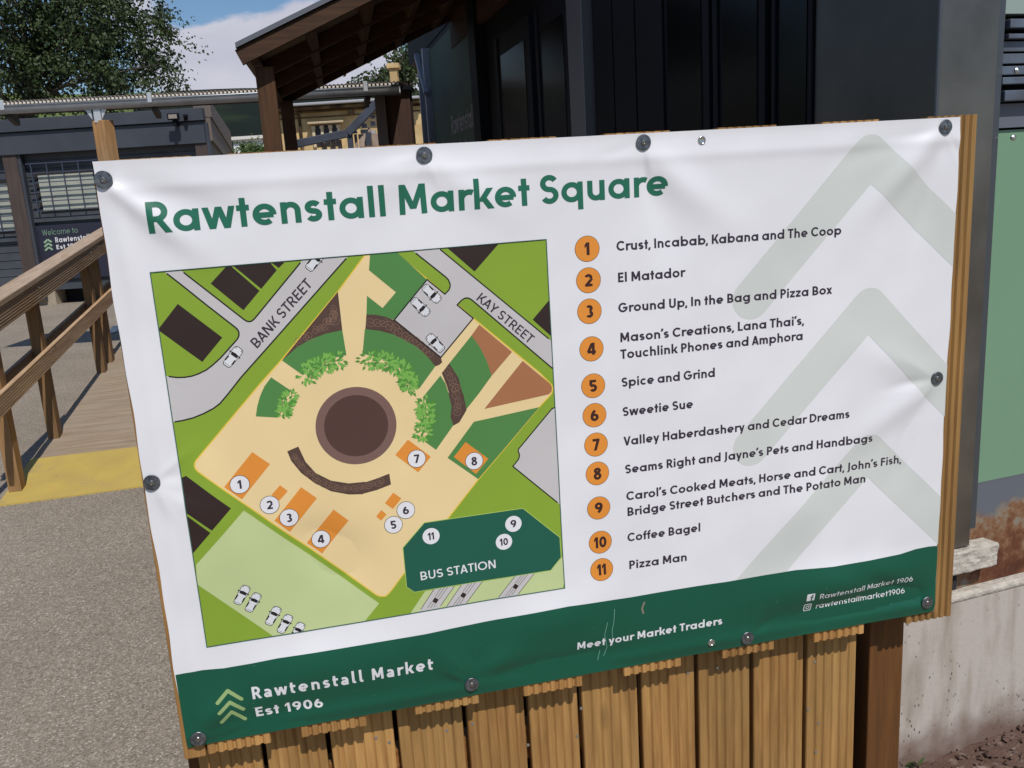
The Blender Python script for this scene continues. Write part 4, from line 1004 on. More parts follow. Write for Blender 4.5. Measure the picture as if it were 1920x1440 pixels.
def concrete_mat(name='concrete', base=(0.475, 0.42, 0.375)):
    m_, N, L, P = new_mat(name); P.inputs['Roughness'].default_value = .9; P.inputs['Specular IOR Level'].default_value = .2
    t = nd(N, 'ShaderNodeTexCoord'); mp = nd(N, 'ShaderNodeMapping'); mp.inputs['Scale'].default_value = (5, 5, 1.1); L.new(t.outputs['Object'], mp.inputs['Vector'])
    n = nd(N, 'ShaderNodeTexNoise'); n.inputs['Scale'].default_value = 3; n.inputs['Detail'].default_value = 9; L.new(mp.outputs[0], n.inputs['Vector'])
    r = nd(N, 'ShaderNodeMapRange'); r.inputs['From Min'].default_value = .48; r.inputs['From Max'].default_value = .72; r.inputs['To Max'].default_value = .75; L.new(n.outputs[0], r.inputs['Value'])
    x = nd(N, 'ShaderNodeMix', data_type='RGBA'); x.inputs[6].default_value = (*base, 1); x.inputs[7].default_value = (0.27, 0.225, 0.17, 1); L.new(r.outputs[0], x.inputs[0])
    v = nd(N, 'ShaderNodeTexVoronoi'); v.inputs['Scale'].default_value = 58; mv = nd(N, 'ShaderNodeMapping'); mv.inputs['Scale'].default_value = (1, 1, .55); L.new(t.outputs['Object'], mv.inputs['Vector']); L.new(mv.outputs[0], v.inputs['Vector'])
    k = nd(N, 'ShaderNodeMapRange'); k.inputs['From Min'].default_value = .10; k.inputs['From Max'].default_value = .20; k.inputs['To Min'].default_value = 1; k.inputs['To Max'].default_value = 0; L.new(v.outputs['Distance'], k.inputs['Value'])
    w_ = nd(N, 'ShaderNodeTexNoise'); w_.inputs['Scale'].default_value = 4; w_.inputs['Detail'].default_value = 8; L.new(t.outputs['Object'], w_.inputs['Vector'])
    kk = nd(N, 'ShaderNodeMapRange'); kk.inputs['From Min'].default_value = .46; kk.inputs['From Max'].default_value = .60; L.new(w_.outputs[0], kk.inputs['Value'])
    mu = nd(N, 'ShaderNodeMath', operation='MULTIPLY'); L.new(k.outputs[0], mu.inputs[0]); L.new(kk.outputs[0], mu.inputs[1])
    x2 = nd(N, 'ShaderNodeMix', data_type='RGBA'); x2.inputs[7].default_value = (0.10, 0.085, 0.07, 1); L.new(mu.outputs[0], x2.inputs[0]); L.new(x.outputs[2], x2.inputs[6])
    # splashed soil staining with an uneven upper line along the foot of the wall
    sp = nd(N, 'ShaderNodeSeparateXYZ'); L.new(t.outputs['Object'], sp.inputs[0])
    ns = nd(N, 'ShaderNodeTexNoise'); ns.inputs['Scale'].default_value = 9; ns.inputs['Detail'].default_value = 8; L.new(t.outputs['Object'], ns.inputs['Vector'])
    ma = nd(N, 'ShaderNodeMath', operation='MULTIPLY_ADD'); ma.inputs[1].default_value = -.22; L.new(ns.outputs[0], ma.inputs[0]); L.new(sp.outputs[2], ma.inputs[2])
    rs = nd(N, 'ShaderNodeMapRange'); rs.inputs['From Min'].default_value = -.23; rs.inputs['From Max'].default_value = -.11; rs.inputs['To Min'].default_value = .9; rs.inputs['To Max'].default_value = 0; L.new(ma.outputs[0], rs.inputs['Value'])
    x3 = nd(N, 'ShaderNodeMix', data_type='RGBA'); x3.inputs[7].default_value = (0.16, 0.10, 0.075, 1); L.new(rs.outputs[0], x3.inputs[0]); L.new(x2.outputs[2], x3.inputs[6])
    L.new(x3.outputs[2], P.inputs['Base Color'])
    b = nd(N, 'ShaderNodeBump'); b.inputs['Strength'].default_value = .35; b.inputs['Distance'].default_value = .006; b.invert = True; L.new(mu.outputs[0], b.inputs['Height'])
    b2 = nd(N, 'ShaderNodeBump'); b2.inputs['Strength'].default_value = .25; b2.inputs['Distance'].default_value = .004
    n3 = nd(N, 'ShaderNodeTexNoise'); n3.inputs['Scale'].default_value = 60; n3.inputs['Detail'].default_value = 6; L.new(t.outputs['Object'], n3.inputs['Vector'])
    L.new(n3.outputs[0], b2.inputs['Height']); L.new(b.outputs[0], b2.inputs['Normal']); L.new(b2.outputs[0], P.inputs['Normal'])
    return m_
concrete = concrete_mat()
pale_concrete = mat('pale_mortar', (0.55, 0.50, 0.43), rough=.95, col2=(0.42, 0.38, 0.33), scale=40, bump=.9, bscale=45, spec=.1)
def rust_mat():
    m_, N, L, P = new_mat('rusty_steel'); P.inputs['Roughness'].default_value = .8; P.inputs['Specular IOR Level'].default_value = .25
    t = nd(N, 'ShaderNodeTexCoord')
    n = nd(N, 'ShaderNodeTexNoise'); n.inputs['Scale'].default_value = 4.2; n.inputs['Detail'].default_value = 14; n.inputs['Roughness'].default_value = .74; L.new(t.outputs['Object'], n.inputs['Vector'])
    cr = nd(N, 'ShaderNodeValToRGB'); e = cr.color_ramp.elements
    e[0].position = .36; e[0].color = (0.16, 0.17, 0.17, 1); e[1].position = .68; e[1].color = (0.055, 0.020, 0.012, 1)
    for p_, c_ in ((.44, (0.24, 0.20, 0.15)), (.48, (0.22, 0.115, 0.058)), (.54, (0.135, 0.050, 0.024)), (.60, (0.085, 0.030, 0.015))):
        q = e.new(p_); q.color = (*c_, 1)
    L.new(n.outputs[0], cr.inputs[0])
    # paint still holding on the upper part of the beam, flaked away lower down
    sp = nd(N, 'ShaderNodeSeparateXYZ'); L.new(t.outputs['Object'], sp.inputs[0])
    ns = nd(N, 'ShaderNodeTexNoise'); ns.inputs['Scale'].default_value = 8.0; ns.inputs['Detail'].default_value = 9; L.new(t.outputs['Object'], ns.inputs['Vector'])
    ma = nd(N, 'ShaderNodeMath', operation='MULTIPLY_ADD'); ma.inputs[1].default_value = -.16; L.new(ns.outputs[0], ma.inputs[0]); L.new(sp.outputs[2], ma.inputs[2])
    pr_ = nd(N, 'ShaderNodeMapRange'); pr_.inputs['From Min'].default_value = .545; pr_.inputs['From Max'].default_value = .570; L.new(ma.outputs[0], pr_.inputs['Value'])
    xp = nd(N, 'ShaderNodeMix', data_type='RGBA'); xp.inputs[7].default_value = (0.125, 0.135, 0.155, 1); L.new(pr_.outputs[0], xp.inputs[0]); L.new(cr.outputs[0], xp.inputs[6])
    L.new(xp.outputs[2], P.inputs['Base Color'])
    b = nd(N, 'ShaderNodeBump'); b.inputs['Strength'].default_value = .3; b.inputs['Distance'].default_value = .003; L.new(n.outputs[0], b.inputs['Height']); L.new(b.outputs[0], P.inputs['Normal'])
    return m_
rust = rust_mat()
grey_paint = mat('blue_grey_paint', srgb(98, 102, 112), rough=.5, col2=(0.20, 0.11, 0.055), scale=7, lo=.60, hi=.70)
sage_panel = mat('sage_panel', srgb(112, 146, 117), rough=.45, col2=srgb(118, 151, 123), scale=2.2, stretch=(1, 1, .7), spec=.4)
A6 = math.radians(6.0)
fx = lambda s, o=0.0, z=0.0: Vector((1.96 + s * math.cos(A6) - o * -math.sin(A6), 0.30 + s * math.sin(A6) - o * math.cos(A6), z))   # along the front, o = out towards the viewer
FM = Matrix(((math.cos(A6), -math.sin(A6), 0, 1.96), (math.sin(A6), math.cos(A6), 0, 0.30), (0, 0, 1, 0), (0, 0, 0, 1)))
def fbox(m, s0, s1, o0, o1, z0, z1): return m.box(s0, s1, -o1, -o0, z0, z1, FM)

base = empty('concrete_wall', (2.6, 0.3, 0.0), 'stained grey concrete plinth wall under the steel beam right of the fence', 'wall')
m = MB(); fbox(m, -0.42, 4.6, -0.6, 0.0, -0.35, 0.365); m.build('wall', concrete, base)
m = MB(); fbox(m, -0.42, 4.6, -0.58, 0.002, 0.365, 0.392); m.build('mortar_bed', pale_concrete, base, bevel=0.01)

shop = empty('container_shop', (1.96, 3.0, 0.0), 'dark navy container shop with a steel corner, folding doors and sage panels', 'building')
# front end, facing the viewer
m = MB(); fbox(m, -0.40, 4.6, -0.30, -0.030, 0.394, 0.72)
m.build('steel_beam', rust, shop)
m = MB(); b = fbox(m, -0.12, 0.285, -0.03, 0.030, 0.474, 0.546)
rub = m.build('broken_ledge', pale_concrete, shop, bevel=0.006)
rub.modifiers.new('sub', 'SUBSURF').subdivision_type = 'SIMPLE'; rub.modifiers['sub'].levels = rub.modifiers['sub'].render_levels = 4
dt = bpy.data.textures.new('ledge_noise', 'CLOUDS'); dt.noise_scale = 0.03
dm = rub.modifiers.new('rough', 'DISPLACE'); dm.texture = dt; dm.strength = 0.009; dm.mid_level = 0.5
m = MB(); fbox(m, -0.30, 0.16, -0.028, 0.001, 0.412, 0.470); m.build('gap_shade', shadow_hole, shop)  # solid dark block stands for the shaded gap below the ledge
m = MB(); m.add([fx(0, 0.01, .55), fx(.190, 0.01, .55), fx(.190, 0.01, 3.2), fx(0, 0.01, 3.2), (1.96, .86, .55), (1.96, .86, 3.2), fx(.190, -.05, .55), fx(.190, -.05, 3.2)], [(0, 1, 2, 3), (1, 6, 7, 2)])
m.build('corner_sheet', stainless, shop)
m = MB(); m.add([(1.957, .285, .55), (1.957, .852, .55), (1.957, .852, 3.2), (1.957, .285, 3.2)], [(0, 1, 2, 3)]); m.build('side_sheet', mat('shaded_steel', (0.085, 0.08, 0.078), rough=.42, metal=.9, col2=(0.12, 0.112, 0.105), scale=3), shop)  # same stainless as the corner, coloured darker for its shaded side
m = MB(); fbox(m, 0.192, 0.212, -0.05, 0.008, 0.60, 3.2); m.build('steel_edge', stainless_dull, shop)
m = MB(); m.cyl((1.957, .2855, .55), (1.957, .2855, 3.2), .006, n=10); m.build('steel_edge', stainless_dull, shop)
m = MB(); fbox(m, 0.216, 1.60, -0.10, -0.030, 0.712, 1.722); m.build('sage_panel', sage_panel, shop)
m = MB(); fbox(m, 0.214, 1.60, -0.12, -0.060, 0.722, 3.2); m.build('wall', navy, shop)
m = MB(); fbox(m, 0.216, 1.60, -0.06, -0.020, 1.728, 1.790); m.build('beam_trim', grey_paint, shop)
m = MB()
for z0, z1, o in ((1.795, 1.822, .010), (1.838, 1.856, .0), (1.862, 1.884, -.004), (1.890, 1.915, -.004), (1.920, 1.946, -.004), (1.950, 1.962, .012), (1.976, 1.998, .014)):
    fbox(m, 0.225, 1.60, -0.05, o, z0, z1)
m.build('shutter_slat', mat('shutter_grey', srgb(104, 116, 130), rough=.45, metal=.3, col2=srgb(84, 84, 92), scale=9), shop, bevel=0.002)
m = MB(); fbox(m, 0.216, 1.60, -0.05, 0.004, 2.012, 3.2); m.build('sage_panel', mat('pale_panel', srgb(142, 158, 150), rough=.5), shop)
bolt_m = mat('bolt_steel', (0.5, 0.5, 0.48), rough=.3, metal=1)
for s, z in ((.238, 1.700), (.236, 1.868)):
    m = MB(); q = fx(s, .03, z); m.lathe(q, (0, -1, 0), [(.008, 0), (.008, .004), (.004, .007)], 12); m.build('bolt', bolt_m, shop)

# long side facing the ramp, in shade
m = MB(); m.box(1.985, 4.6, 0.70, 9.6, 0.30, 3.25); m.box(1.975, 4.6, 3.0, 11.0, 3.25, 4.6); m.build('wall', navy, shop)  # upper box added so dark covers the sky beside the canopy
def side(m, y0, y1, z0, z1, out): return m.box(1.97 - out, 1.986, y0, y1, z0, z1)
XW = 1.96
for x0, x1 in ((1240, 1335), (1342, 1440), (1452, 1528), (932, 1000), (1010, 1072)):
    y1, y0 = at_x(x0, 150, XW)[1], at_x(x1, 150, XW)[1]
    f = (y1 - y0) * .17
    d = MB(); side(d, y0, y1, 0.55, 2.75, 0.012); do = d.build('door', dark_frame, shop, bevel=.002)
    d = MB(); d.box(1.9545, 1.9575, y0 + f, y1 - f, 1.62, 2.60); d.build('pane', glass_dark, do)
    d = MB(); d.box(1.9545, 1.9575, y0 + f, y1 - f, 0.68, 1.52); d.build('lower_panel', navy, do)
    d = MB()
    for a, b in ((y0, y0 + f * .55), (y1 - f * .55, y1)): d.box(1.947, 1.958, a, b, .56, 2.74)
    d.build('stile', dark_frame, do, bevel=.003)
ribs = MB(); ya_, yb_ = at_x(1238, 150, XW)[1], at_x(1112, 150, XW)[1]
for k in range(3): side(ribs, ya_ + (yb_ - ya_) * k / 3, ya_ + (yb_ - ya_) * (k + .94) / 3, .5, 3.2, .006)
ribs.build('flush_panel', navy, shop)
m = MB(); y1, y0 = at_x(1078, 120, XW)[1], at_x(1106, 120, XW)[1]; side(m, y0, y1, .4, 3.2, .05); m.build('door_post', mat('post_steel', (0.16, 0.155, 0.16), rough=.5, metal=.5), shop, bevel=.004)
m = MB(); y1, y0 = at_x(893, 120, XW)[1], at_x(906, 120, XW)[1]; side(m, y0, y1, .4, 3.2, .07); m.build('door_post', dark_frame, shop, bevel=.004)
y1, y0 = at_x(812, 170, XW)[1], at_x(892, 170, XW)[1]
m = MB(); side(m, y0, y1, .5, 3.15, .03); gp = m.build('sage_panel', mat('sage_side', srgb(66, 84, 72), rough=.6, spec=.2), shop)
up = Vector((0, 0, .19)); sage_white = mat('side_lettering', srgb(150, 150, 154), rough=.7)
ya, yb = at_x(848, 200, XW)[1], at_x(896, 200, XW)[1]
write_flat('Rawtenstall', (1.938, ya, 2.16), (1.938, yb + .1, 2.16), up, (-1, 0, 0), .15, sage_white, 'lettering', gp)
write_flat('Market', (1.938, ya, 1.90), (1.938, ya + (yb - ya) * .60, 1.90), up, (-1, 0, 0), .15, sage_white, 'lettering', gp)
m = MB()
for y_, w_ in ((8.95, .10), (9.45, .06)): m.box(1.88, 1.97, y_, y_ + w_, .6, 3.2)
m.bar((1.88, 8.9, 2.7), (1.88, 9.5, 3.2), .05, .05)
m.build('window_frame', mat('pale_frame', srgb(128, 130, 140), rough=.4), shop)

# gravel and weeds at the foot of the plinth
gr = MB(); q = random.Random(5)
mound = lambda s: .006 + .04 * min(1, max(0, (s - .15) / .5)) + .006 * math.sin(s * 9)
for k in range(520):
    s = q.uniform(-.30, 1.4); o = abs(q.gauss(0, .13)) + .002; z = -.15 + max(0, mound(s) * (1 - o / .42)); r = q.choice((.003, .004, .006, .010)) * q.uniform(.7, 1.4)
    c = fx(s, o, z + r * .25); j = lambda: r * q.uniform(.6, 1.25); an = q.uniform(0, 6.28); ex, ey = Vector((math.cos(an), math.sin(an), q.uniform(-.3, .3))), Vector((-math.sin(an), math.cos(an), q.uniform(-.3, .3)))
    gr.add([c + ex * j(), c + ey * j(), c - ex * j(), c - ey * j(), c + Vector((0, 0, j() * .8)), c - Vector((0, 0, j()))], [(0, 1, 4), (1, 2, 4), (2, 3, 4), (3, 0, 4), (1, 0, 5), (2, 1, 5), (3, 2, 5), (0, 3, 5)])
for i in range(34):
    for j in range(8):
        P_ = lambda a, b: fx(-.30 + a * .05, b * .055, -.155 + max(-.01, mound(-.30 + a * .05) * (1 - b * .055 / .42)) + .006 * math.sin(a * 3.1 + b * 2.2))
        gr.poly([P_(i, j), P_(i + 1, j), P_(i + 1, j + 1), P_(i, j + 1)])
tag(gr.build('gravel', mat('gravel', (0.12, 0.075, 0.058), rough=.95, col2=(0.26, 0.20, 0.165), scale=26, lo=.50, hi=.70, bump=.6, bscale=120, spec=.1)), kind='stuff')['label'] = 'reddish gravel and earth along the foot of the concrete wall'
wd_ = MB(); q = random.Random(9); c0_ = at_z(1702, 1430, -0.14)
for k in range(46):
    an = q.uniform(0, 6.28); l = q.uniform(.02, .055); b = Vector((c0_[0] + q.uniform(-.03, .03), c0_[1] + q.uniform(-.02, .02), -.145)); e = Vector((math.cos(an), math.sin(an), q.uniform(.4, 1.2))).normalized(); sd = e.cross(Vector((0, 0, 1))).normalized() * l * .16
    wd_.poly([b, b + e * l * .5 + sd, b + e * l, b + e * l * .5 - sd])
tag(wd_.build('weed', mat('weed_green', (0.06, 0.12, 0.03), rough=.7)), 'small green weed growing beside the brown fence post', 'weed')

# ================================================================== timber lean-to canopy beside the shop
can_wood = wood('canopy_timber', srgb(86, 62, 44), srgb(56, 40, 28), 'y', knots=False)
can_wood_x = wood('canopy_rafter', srgb(84, 60, 42), srgb(54, 38, 27), 'x', knots=False)
can_post = wood('canopy_post', srgb(84, 58, 38), srgb(54, 38, 26), 'z', knots=False)
can_under = mat('canopy_underside', srgb(116, 104, 94), rough=.8, col2=srgb(96, 86, 78), scale=4)
can_top = mat('roof_felt', srgb(92, 96, 104), rough=.6)
E0, E1 = Vector((0.118, 4.20, 2.575)), Vector((0.232, 7.20, 2.565))
SL = 0.432
def roofp(s, t, dz=0.0):            # s metres to the right of the eave, t 0..1 from the near gable to the far one
    e = E0.lerp(E1, t); return Vector((e.x + s, e.y, e.z + SL * s + dz))
WID = 1.83
can = empty('timber_canopy', (0.2, 6.0, 0.0), 'dark brown timber lean-to canopy on posts against the shop', 'canopy')
m = MB(); m.add([roofp(-.05, -.012), roofp(WID, -.012), roofp(WID, 1.012), roofp(-.05, 1.012), roofp(-.05, -.012, .03), roofp(WID, -.012, .03), roofp(WID, 1.012, .03), roofp(-.05, 1.012, .03)],
      [(3, 2, 1, 0), (4, 5, 6, 7), (0, 1, 5, 4), (1, 2, 6, 5), (2, 3, 7, 6), (3, 0, 4, 7)])
m.m = 1; m.add([roofp(-.05, -.012, -.012), roofp(WID, -.012, -.012), roofp(WID, 1.012, -.012), roofp(-.05, 1.012, -.012)], [(0, 1, 2, 3)])
m.build('roof_sheet', [can_top, can_under], can)
for s in (0.03, .40, .78, 1.16, 1.52):
    m = MB(); m.bar(roofp(s, 0.012, -.062), roofp(s, .988, -.062), .055, .088, (-SL, 0, 1)); m.build('purlin', can_wood, can)
for t in (0.0, 1.0):
    m = MB(); m.bar(roofp(-.04, t, -.058), roofp(WID, t, -.058), .050, .092); m.build('gable_rafter', can_wood_x, can)
for t in (.27, .52, .76):
    m = MB(); m.bar(roofp(0.06, t, -.070), roofp(WID, t, -.070), .045, .095); m.build('rafter', can_wood_x, can)
for px, y_ in ((504, 4.36), (538, 7.02)):
    p = at_y(px, 200, y_); m = MB(); m.box(p[0] - .058, p[0] + .058, y_ - .058, y_ + .058, 0.0, roofp(p[0] - .118, 0)[2] - .16); m.build('post', can_post, can, bevel=.004)
m = MB(); m.box(1.93, 1.985, 4.2, 7.3, 2.95, 3.45); m.build('wall_plate', can_wood, can)
m = MB(); m.box(1.86, 1.98, 0.9, 4.2, 3.2, 3.5); m.build('fascia', navy, shop)

# ------------------------------------------------------------------ further down the ramp: brown column and stair railing
HM = Matrix(((SIDE[0], HEAD[0], 0, CAM[0]), (SIDE[1], HEAD[1], 0, CAM[1]), (0, 0, 1, 0), (0, 0, 0, 1)))
def hbox(m, s0, s1, d0, d1, z0, z1): return m.box(s0, s1, d0, d1, z0, z1, HM)
colm = empty('timber_column', hd(-.2, 10.0), 'broad dark brown timber column past the canopy near the stair railing', 'column')
a, zt = sz(706, 174, 10.0); b, _ = sz(769, 174, 10.0)
m = MB(); hbox(m, a, b, 9.9, 10.2, 0, zt); m.build('shaft', wood('column_timber', srgb(74, 54, 46), srgb(52, 38, 34), 'z', knots=False), colm)
m = MB(); hbox(m, a - .01, a + .10, 9.86, 9.9, 0, zt - .03); m.build('edge_board', mat('column_edge', srgb(110, 98, 96), rough=.6), colm)
m = MB(); hbox(m, a - .03, b + .03, 9.84, 10.24, zt - .002, zt + .04); m.build('cap', dark_frame, colm)
str_ = empty('stair_railing', hd(-.9, 11.2), 'dark grey stair railing with pale palings in front of the stone building', 'railing')
rail_dark = mat('railing_paint', srgb(74, 80, 94), rough=.5, col2=srgb(60, 64, 76), scale=5)
pal = mat('pale_paling', srgb(186, 166, 154), rough=.7, col2=srgb(160, 142, 132), scale=12)
P3 = [hd(*[sz(x, y, 11.2)[0], 11.2], sz(x, y, 11.2)[1]) for x, y in ((540, 273), (652, 250), (716, 184))]
m = MB(); m.bar(P3[0], P3[1], .06, .095); m.build('handrail', rail_dark, str_, bevel=.01)
m = MB(); m.bar(P3[1], P3[2], .06, .095); m.build('handrail', rail_dark, str_, bevel=.01)
for x0, x1, yt in ((652, 661, 252), (664, 669, 252), (672, 688, 252), (690, 696, 240), (698, 708, 251), (604, 612, 268), (620, 628, 264), (634, 640, 262)):
    a, z1 = sz(x0, yt, 11.3); b, _ = sz(x1, yt, 11.3); m = MB(); hbox(m, a, b, 11.28, 11.31, 0.4, z1); m.build('paling', pal, str_)
for x0, x1, y0, y1 in ((678, 688, 232, 240), (695, 704, 216, 222), (695, 704, 228, 236), (676, 690, 243, 250), (662, 670, 246, 250), (694, 704, 245, 250)):
    a, z1 = sz(x0, y0, 11.32); b, z0 = sz(x1, y1, 11.32); m = MB(); hbox(m, a, b, 11.30, 11.34, z0, z1); m.build('tread_end', mat('tread_grey', srgb(176, 182, 196), rough=.5) if 'tread_grey' not in bpy.data.materials else bpy.data.materials['tread_grey'], str_)
for x in (655, 690):
    a, z1 = sz(x, 248, 11.22); m = MB(); hbox(m, a - .03, a + .03, 11.2, 11.26, 0.0, z1); m.build('post', rail_dark, str_)

# ================================================================== long galvanised eave canopy
galv = mat('galvanised', (0.40, 0.43, 0.47), rough=.42, metal=.55, col2=(0.30, 0.33, 0.37), scale=6)
galv_lt = mat('galvanised_strap', (0.62, 0.64, 0.66), rough=.4, metal=.4)
DG = 9.4
gc = empty('eave_canopy', hd(-3, DG), 'long low canopy with a galvanised gutter and corrugated roof edge', 'canopy')
S0, S1 = -5.6, -0.94
gz = lambda s: 2.66 - 0.0105 * (s + 4.95)
m = MB(); n = 14
for k in range(n):
    a0, a1 = math.pi + math.pi * k / n, math.pi + math.pi * (k + 1) / n
    q = lambda s, a_: hd(s, DG + .055 * math.cos(a_), gz(s) + .040 + .078 * math.sin(a_))
    m.add([q(S0, a0), q(S1, a0), q(S1, a1), q(S0, a1)], [(0, 1, 2, 3)])
m.bar(hd(S0, DG - .056, gz(S0) + .036), hd(S1, DG - .056, gz(S1) + .036), .012, .012)
m.build('gutter', galv, gc, smooth=True)
m = MB(); m.bar(hd(S0, DG + .062, gz(S0) - .030), hd(S1, DG + .062, gz(S1) - .030), .03, .03); m.build('eave_beam', mat('eave_beam', srgb(70, 62, 58), rough=.7), gc)
m = MB(); steps = int((S1 - S0) / .0066); pts = []
for k in range(steps + 1):
    s = S0 + (S1 - S0) * k / steps; zz = gz(s) + .078 + .0085 * math.sin(2 * math.pi * s / .040)
    pts += [hd(s, DG - .035, zz), hd(s, DG + .9, zz + .055)]
m.add(pts, [(2 * k, 2 * k + 1, 2 * k + 3, 2 * k + 2) for k in range(steps)])
rs = m.build('roof_sheet', mat('corrugated_sheet', srgb(92, 84, 80), rough=.5, metal=.2), gc, smooth=True)
sd_ = rs.modifiers.new('thickness', 'SOLIDIFY'); sd_.thickness = .004
m = MB(); s = S0
while s < S1: hbox(m, s, s + .021, DG - .062, DG - .040, gz(s) + .046, gz(s) + .066); s += .040
m.build('eave_light_dots', mat('eave_light_dots', srgb(226, 216, 200), rough=.8), gc)  # pale blocks standing for daylight showing through the corrugations
for px in (9, 286, 690):
    s, _ = sz(px, 195, DG); m = MB(); hbox(m, s - .02, s + .02, DG - .066, DG - .055, gz(s) - .0, gz(s) + .095); m.build('strap', galv_lt, gc)
    m = MB(); m.bar(hd(s + .0, DG + .03, gz(s) - .045), hd(s - .06, DG + .30, gz(s) - .10), .05, .06); m.build('bracket_arm', mat('bracket_arm', srgb(58, 50, 46), rough=.7) if 'bracket_arm' not in bpy.data.materials else bpy.data.materials['bracket_arm'], gc)
s, z = sz(179, 226, DG); c = hd(s + .045, DG + .06); m = MB(); R45 = Matrix.Translation(c) @ Matrix.Rotation(math.radians(-34), 4, 'Z')
m.box(-.072, .072, -.072, .072, 0, z, R45); m.build('post', wood('eave_post', srgb(186, 142, 94), srgb(140, 104, 68), 'z', weather=.4, wcol=srgb(160, 146, 120)), gc, bevel=.004)
m = MB(); hbox(m, s - .045 + .04, s + .045 + .02, DG - .01, DG + .0, z - .02, gz(s) - .02)
for d in (-1, 1):
    x = s + .02
    m.add([hd(x + d * .05, DG, gz(s) - .03), hd(x + d * .11, DG, gz(s) - .03), hd(x + d * .05, DG, z + .01), hd(x + d * .05, DG + .01, gz(s) - .03), hd(x + d * .11, DG + .01, gz(s) - .03), hd(x + d * .05, DG + .01, z + .01)], [(0, 1, 2), (3, 5, 4), (0, 2, 5, 3), (1, 4, 5, 2), (0, 3, 4, 1)])
m.build('post_bracket', galv_lt, gc)

# ================================================================== navy market cabin across the yard
DC = 16.0
cabin_paint = mat('cabin_paint', srgb(70, 74, 82), rough=.5, col2=srgb(62, 66, 74), scale=2, spec=.4)
cabin_board = mat('cabin_board', srgb(74, 78, 84), rough=.6, col2=srgb(64, 67, 74), scale=3)
col_m = mat('cabin_column', srgb(64, 54, 52), rough=.7, col2=srgb(82, 68, 60), scale=4, stretch=(6, 6, .6))
cab = empty('market_cabin', hd(-7.5, DC), 'slate blue boarded market cabin with barred windows across the yard', 'building')
zt = sz(0, 225, DC - .25)[1]; zm = sz(100, 245, DC)[1]; zb = sz(100, 287, DC)[1]; zg = sz(100, 300, DC)[1]
SR = sz(388, 215, DC)[0]
m = MB(); hbox(m, -12, SR, DC - .25, DC + .02, zm, zt); m.build('fascia', cabin_paint, cab, bevel=.008)
m = MB(); hbox(m, -12, SR - .02, DC - .20, DC - .02, zb, zm - .012); m.build('fascia', cabin_paint, cab, bevel=.006)
m = MB(); z = .40
while z < zb - .02:
    hbox(m, -12, SR - .1, DC + .002 + .0, DC + .02, z, z + .128)
    m.add([hd(-12, DC, z + .004), hd(SR - .1, DC, z + .004), hd(SR - .1, DC + .02, z + .13), hd(-12, DC + .02, z + .13), hd(-12, DC + .02, z), hd(SR - .1, DC + .02, z)], [(0, 1, 2, 3), (0, 4, 5, 1)])
    z += .140
hbox(m, -12, SR - .1, DC + .02, DC + .12, .40, zb)
hbox(m, -12, SR - .9, DC + .12, DC + 3, .40, zt - .05)
m.build('cladding', cabin_board, cab)
for x0, x1, yy in ((6, 33, 254), (366, 388, 232)):
    a, z1 = sz(x0, yy, DC); b, _ = sz(x1, yy, DC); m = MB(); hbox(m, a, b, DC - .17, DC - .03, .1, z1); m.build('column', col_m, cab, bevel=.006)
    m = MB(); hbox(m, b, b + .05, DC - .15, DC - .05, .1, z1); m.build('column_trim', cabin_paint, cab)
blind = mat('window_blind', srgb(176, 178, 166), rough=.6, col2=srgb(160, 166, 156), scale=3)
bar_m = mat('window_bar', srgb(78, 86, 104), rough=.4, metal=.4)
for (x0, y0, x1, y1) in ((64, 322, 181, 396), (-120, 344, 20, 440)):
    a, z1 = sz(x0, y0, DC); b = sz(x1, y0 - 8, DC)[0]; z0 = sz((x0 + x1) / 2, y1, DC)[1]
    m = MB(); hbox(m, a, b, DC - .016, DC - .004, z0, z1); w = m.build('window', shadow_hole, cab)
    m = MB(); hbox(m, a + .06, b - .07, DC - .028, DC - .020, z0 + .02, z1 - .07); m.build('pane', blind, w)
    m = MB(); k = 5 if x0 > 0 else 8; hh = z1 + .10 - z0
    for i in range(k + 1): hbox(m, a - .08, b + .08, DC - .10, DC - .08, z0 + i * hh / k - .008 + .03, z0 + i * hh / k + .008 + .03)
    nb = max(3, int((b - a) / .24))
    for i in range(nb + 1): s = a + (b - a) * i / nb; hbox(m, s - .008, s + .008, DC - .094, DC - .074, z0 + .01, z1 + .14)
    m.build('grille', bar_m, w)
    m = MB(); hbox(m, a - .12, b + .12, DC - .06, DC + .01, z0 - .16, z0 - .10); m.build('sill', cabin_board, cab)
m = MB(); hbox(m, -9.2, SR - .1, DC - .02, DC + .3, .26, .40); m.build('skirting', cabin_paint, cab)
m = MB(); hbox(m, -9.1, SR - .12, DC + .4, DC + 2.5, .0, .26); m.build('under_floor_shade', shadow_hole, cab)  # near-black block stands for the shade beneath the cabin
brick = mat('pale_brick', srgb(178, 164, 142), rough=.9, col2=srgb(150, 138, 120), scale=30, stretch=(1, 1, 6))
for x0 in (70, -60, 230):
    a, _ = sz(x0, 555, DC); m = MB(); hbox(m, a, a + .34, DC - .04, DC + .35, 0, .27); m.build('brick_pier', brick, cab)
q0 = hd(SR, DC); m = MB(); side_p = mat('cabin_side', srgb(112, 100, 92), rough=.7, col2=srgb(96, 86, 80), scale=3)
ys = lambda d: Vector((q0.x - .02 * d, q0.y + d, 0))
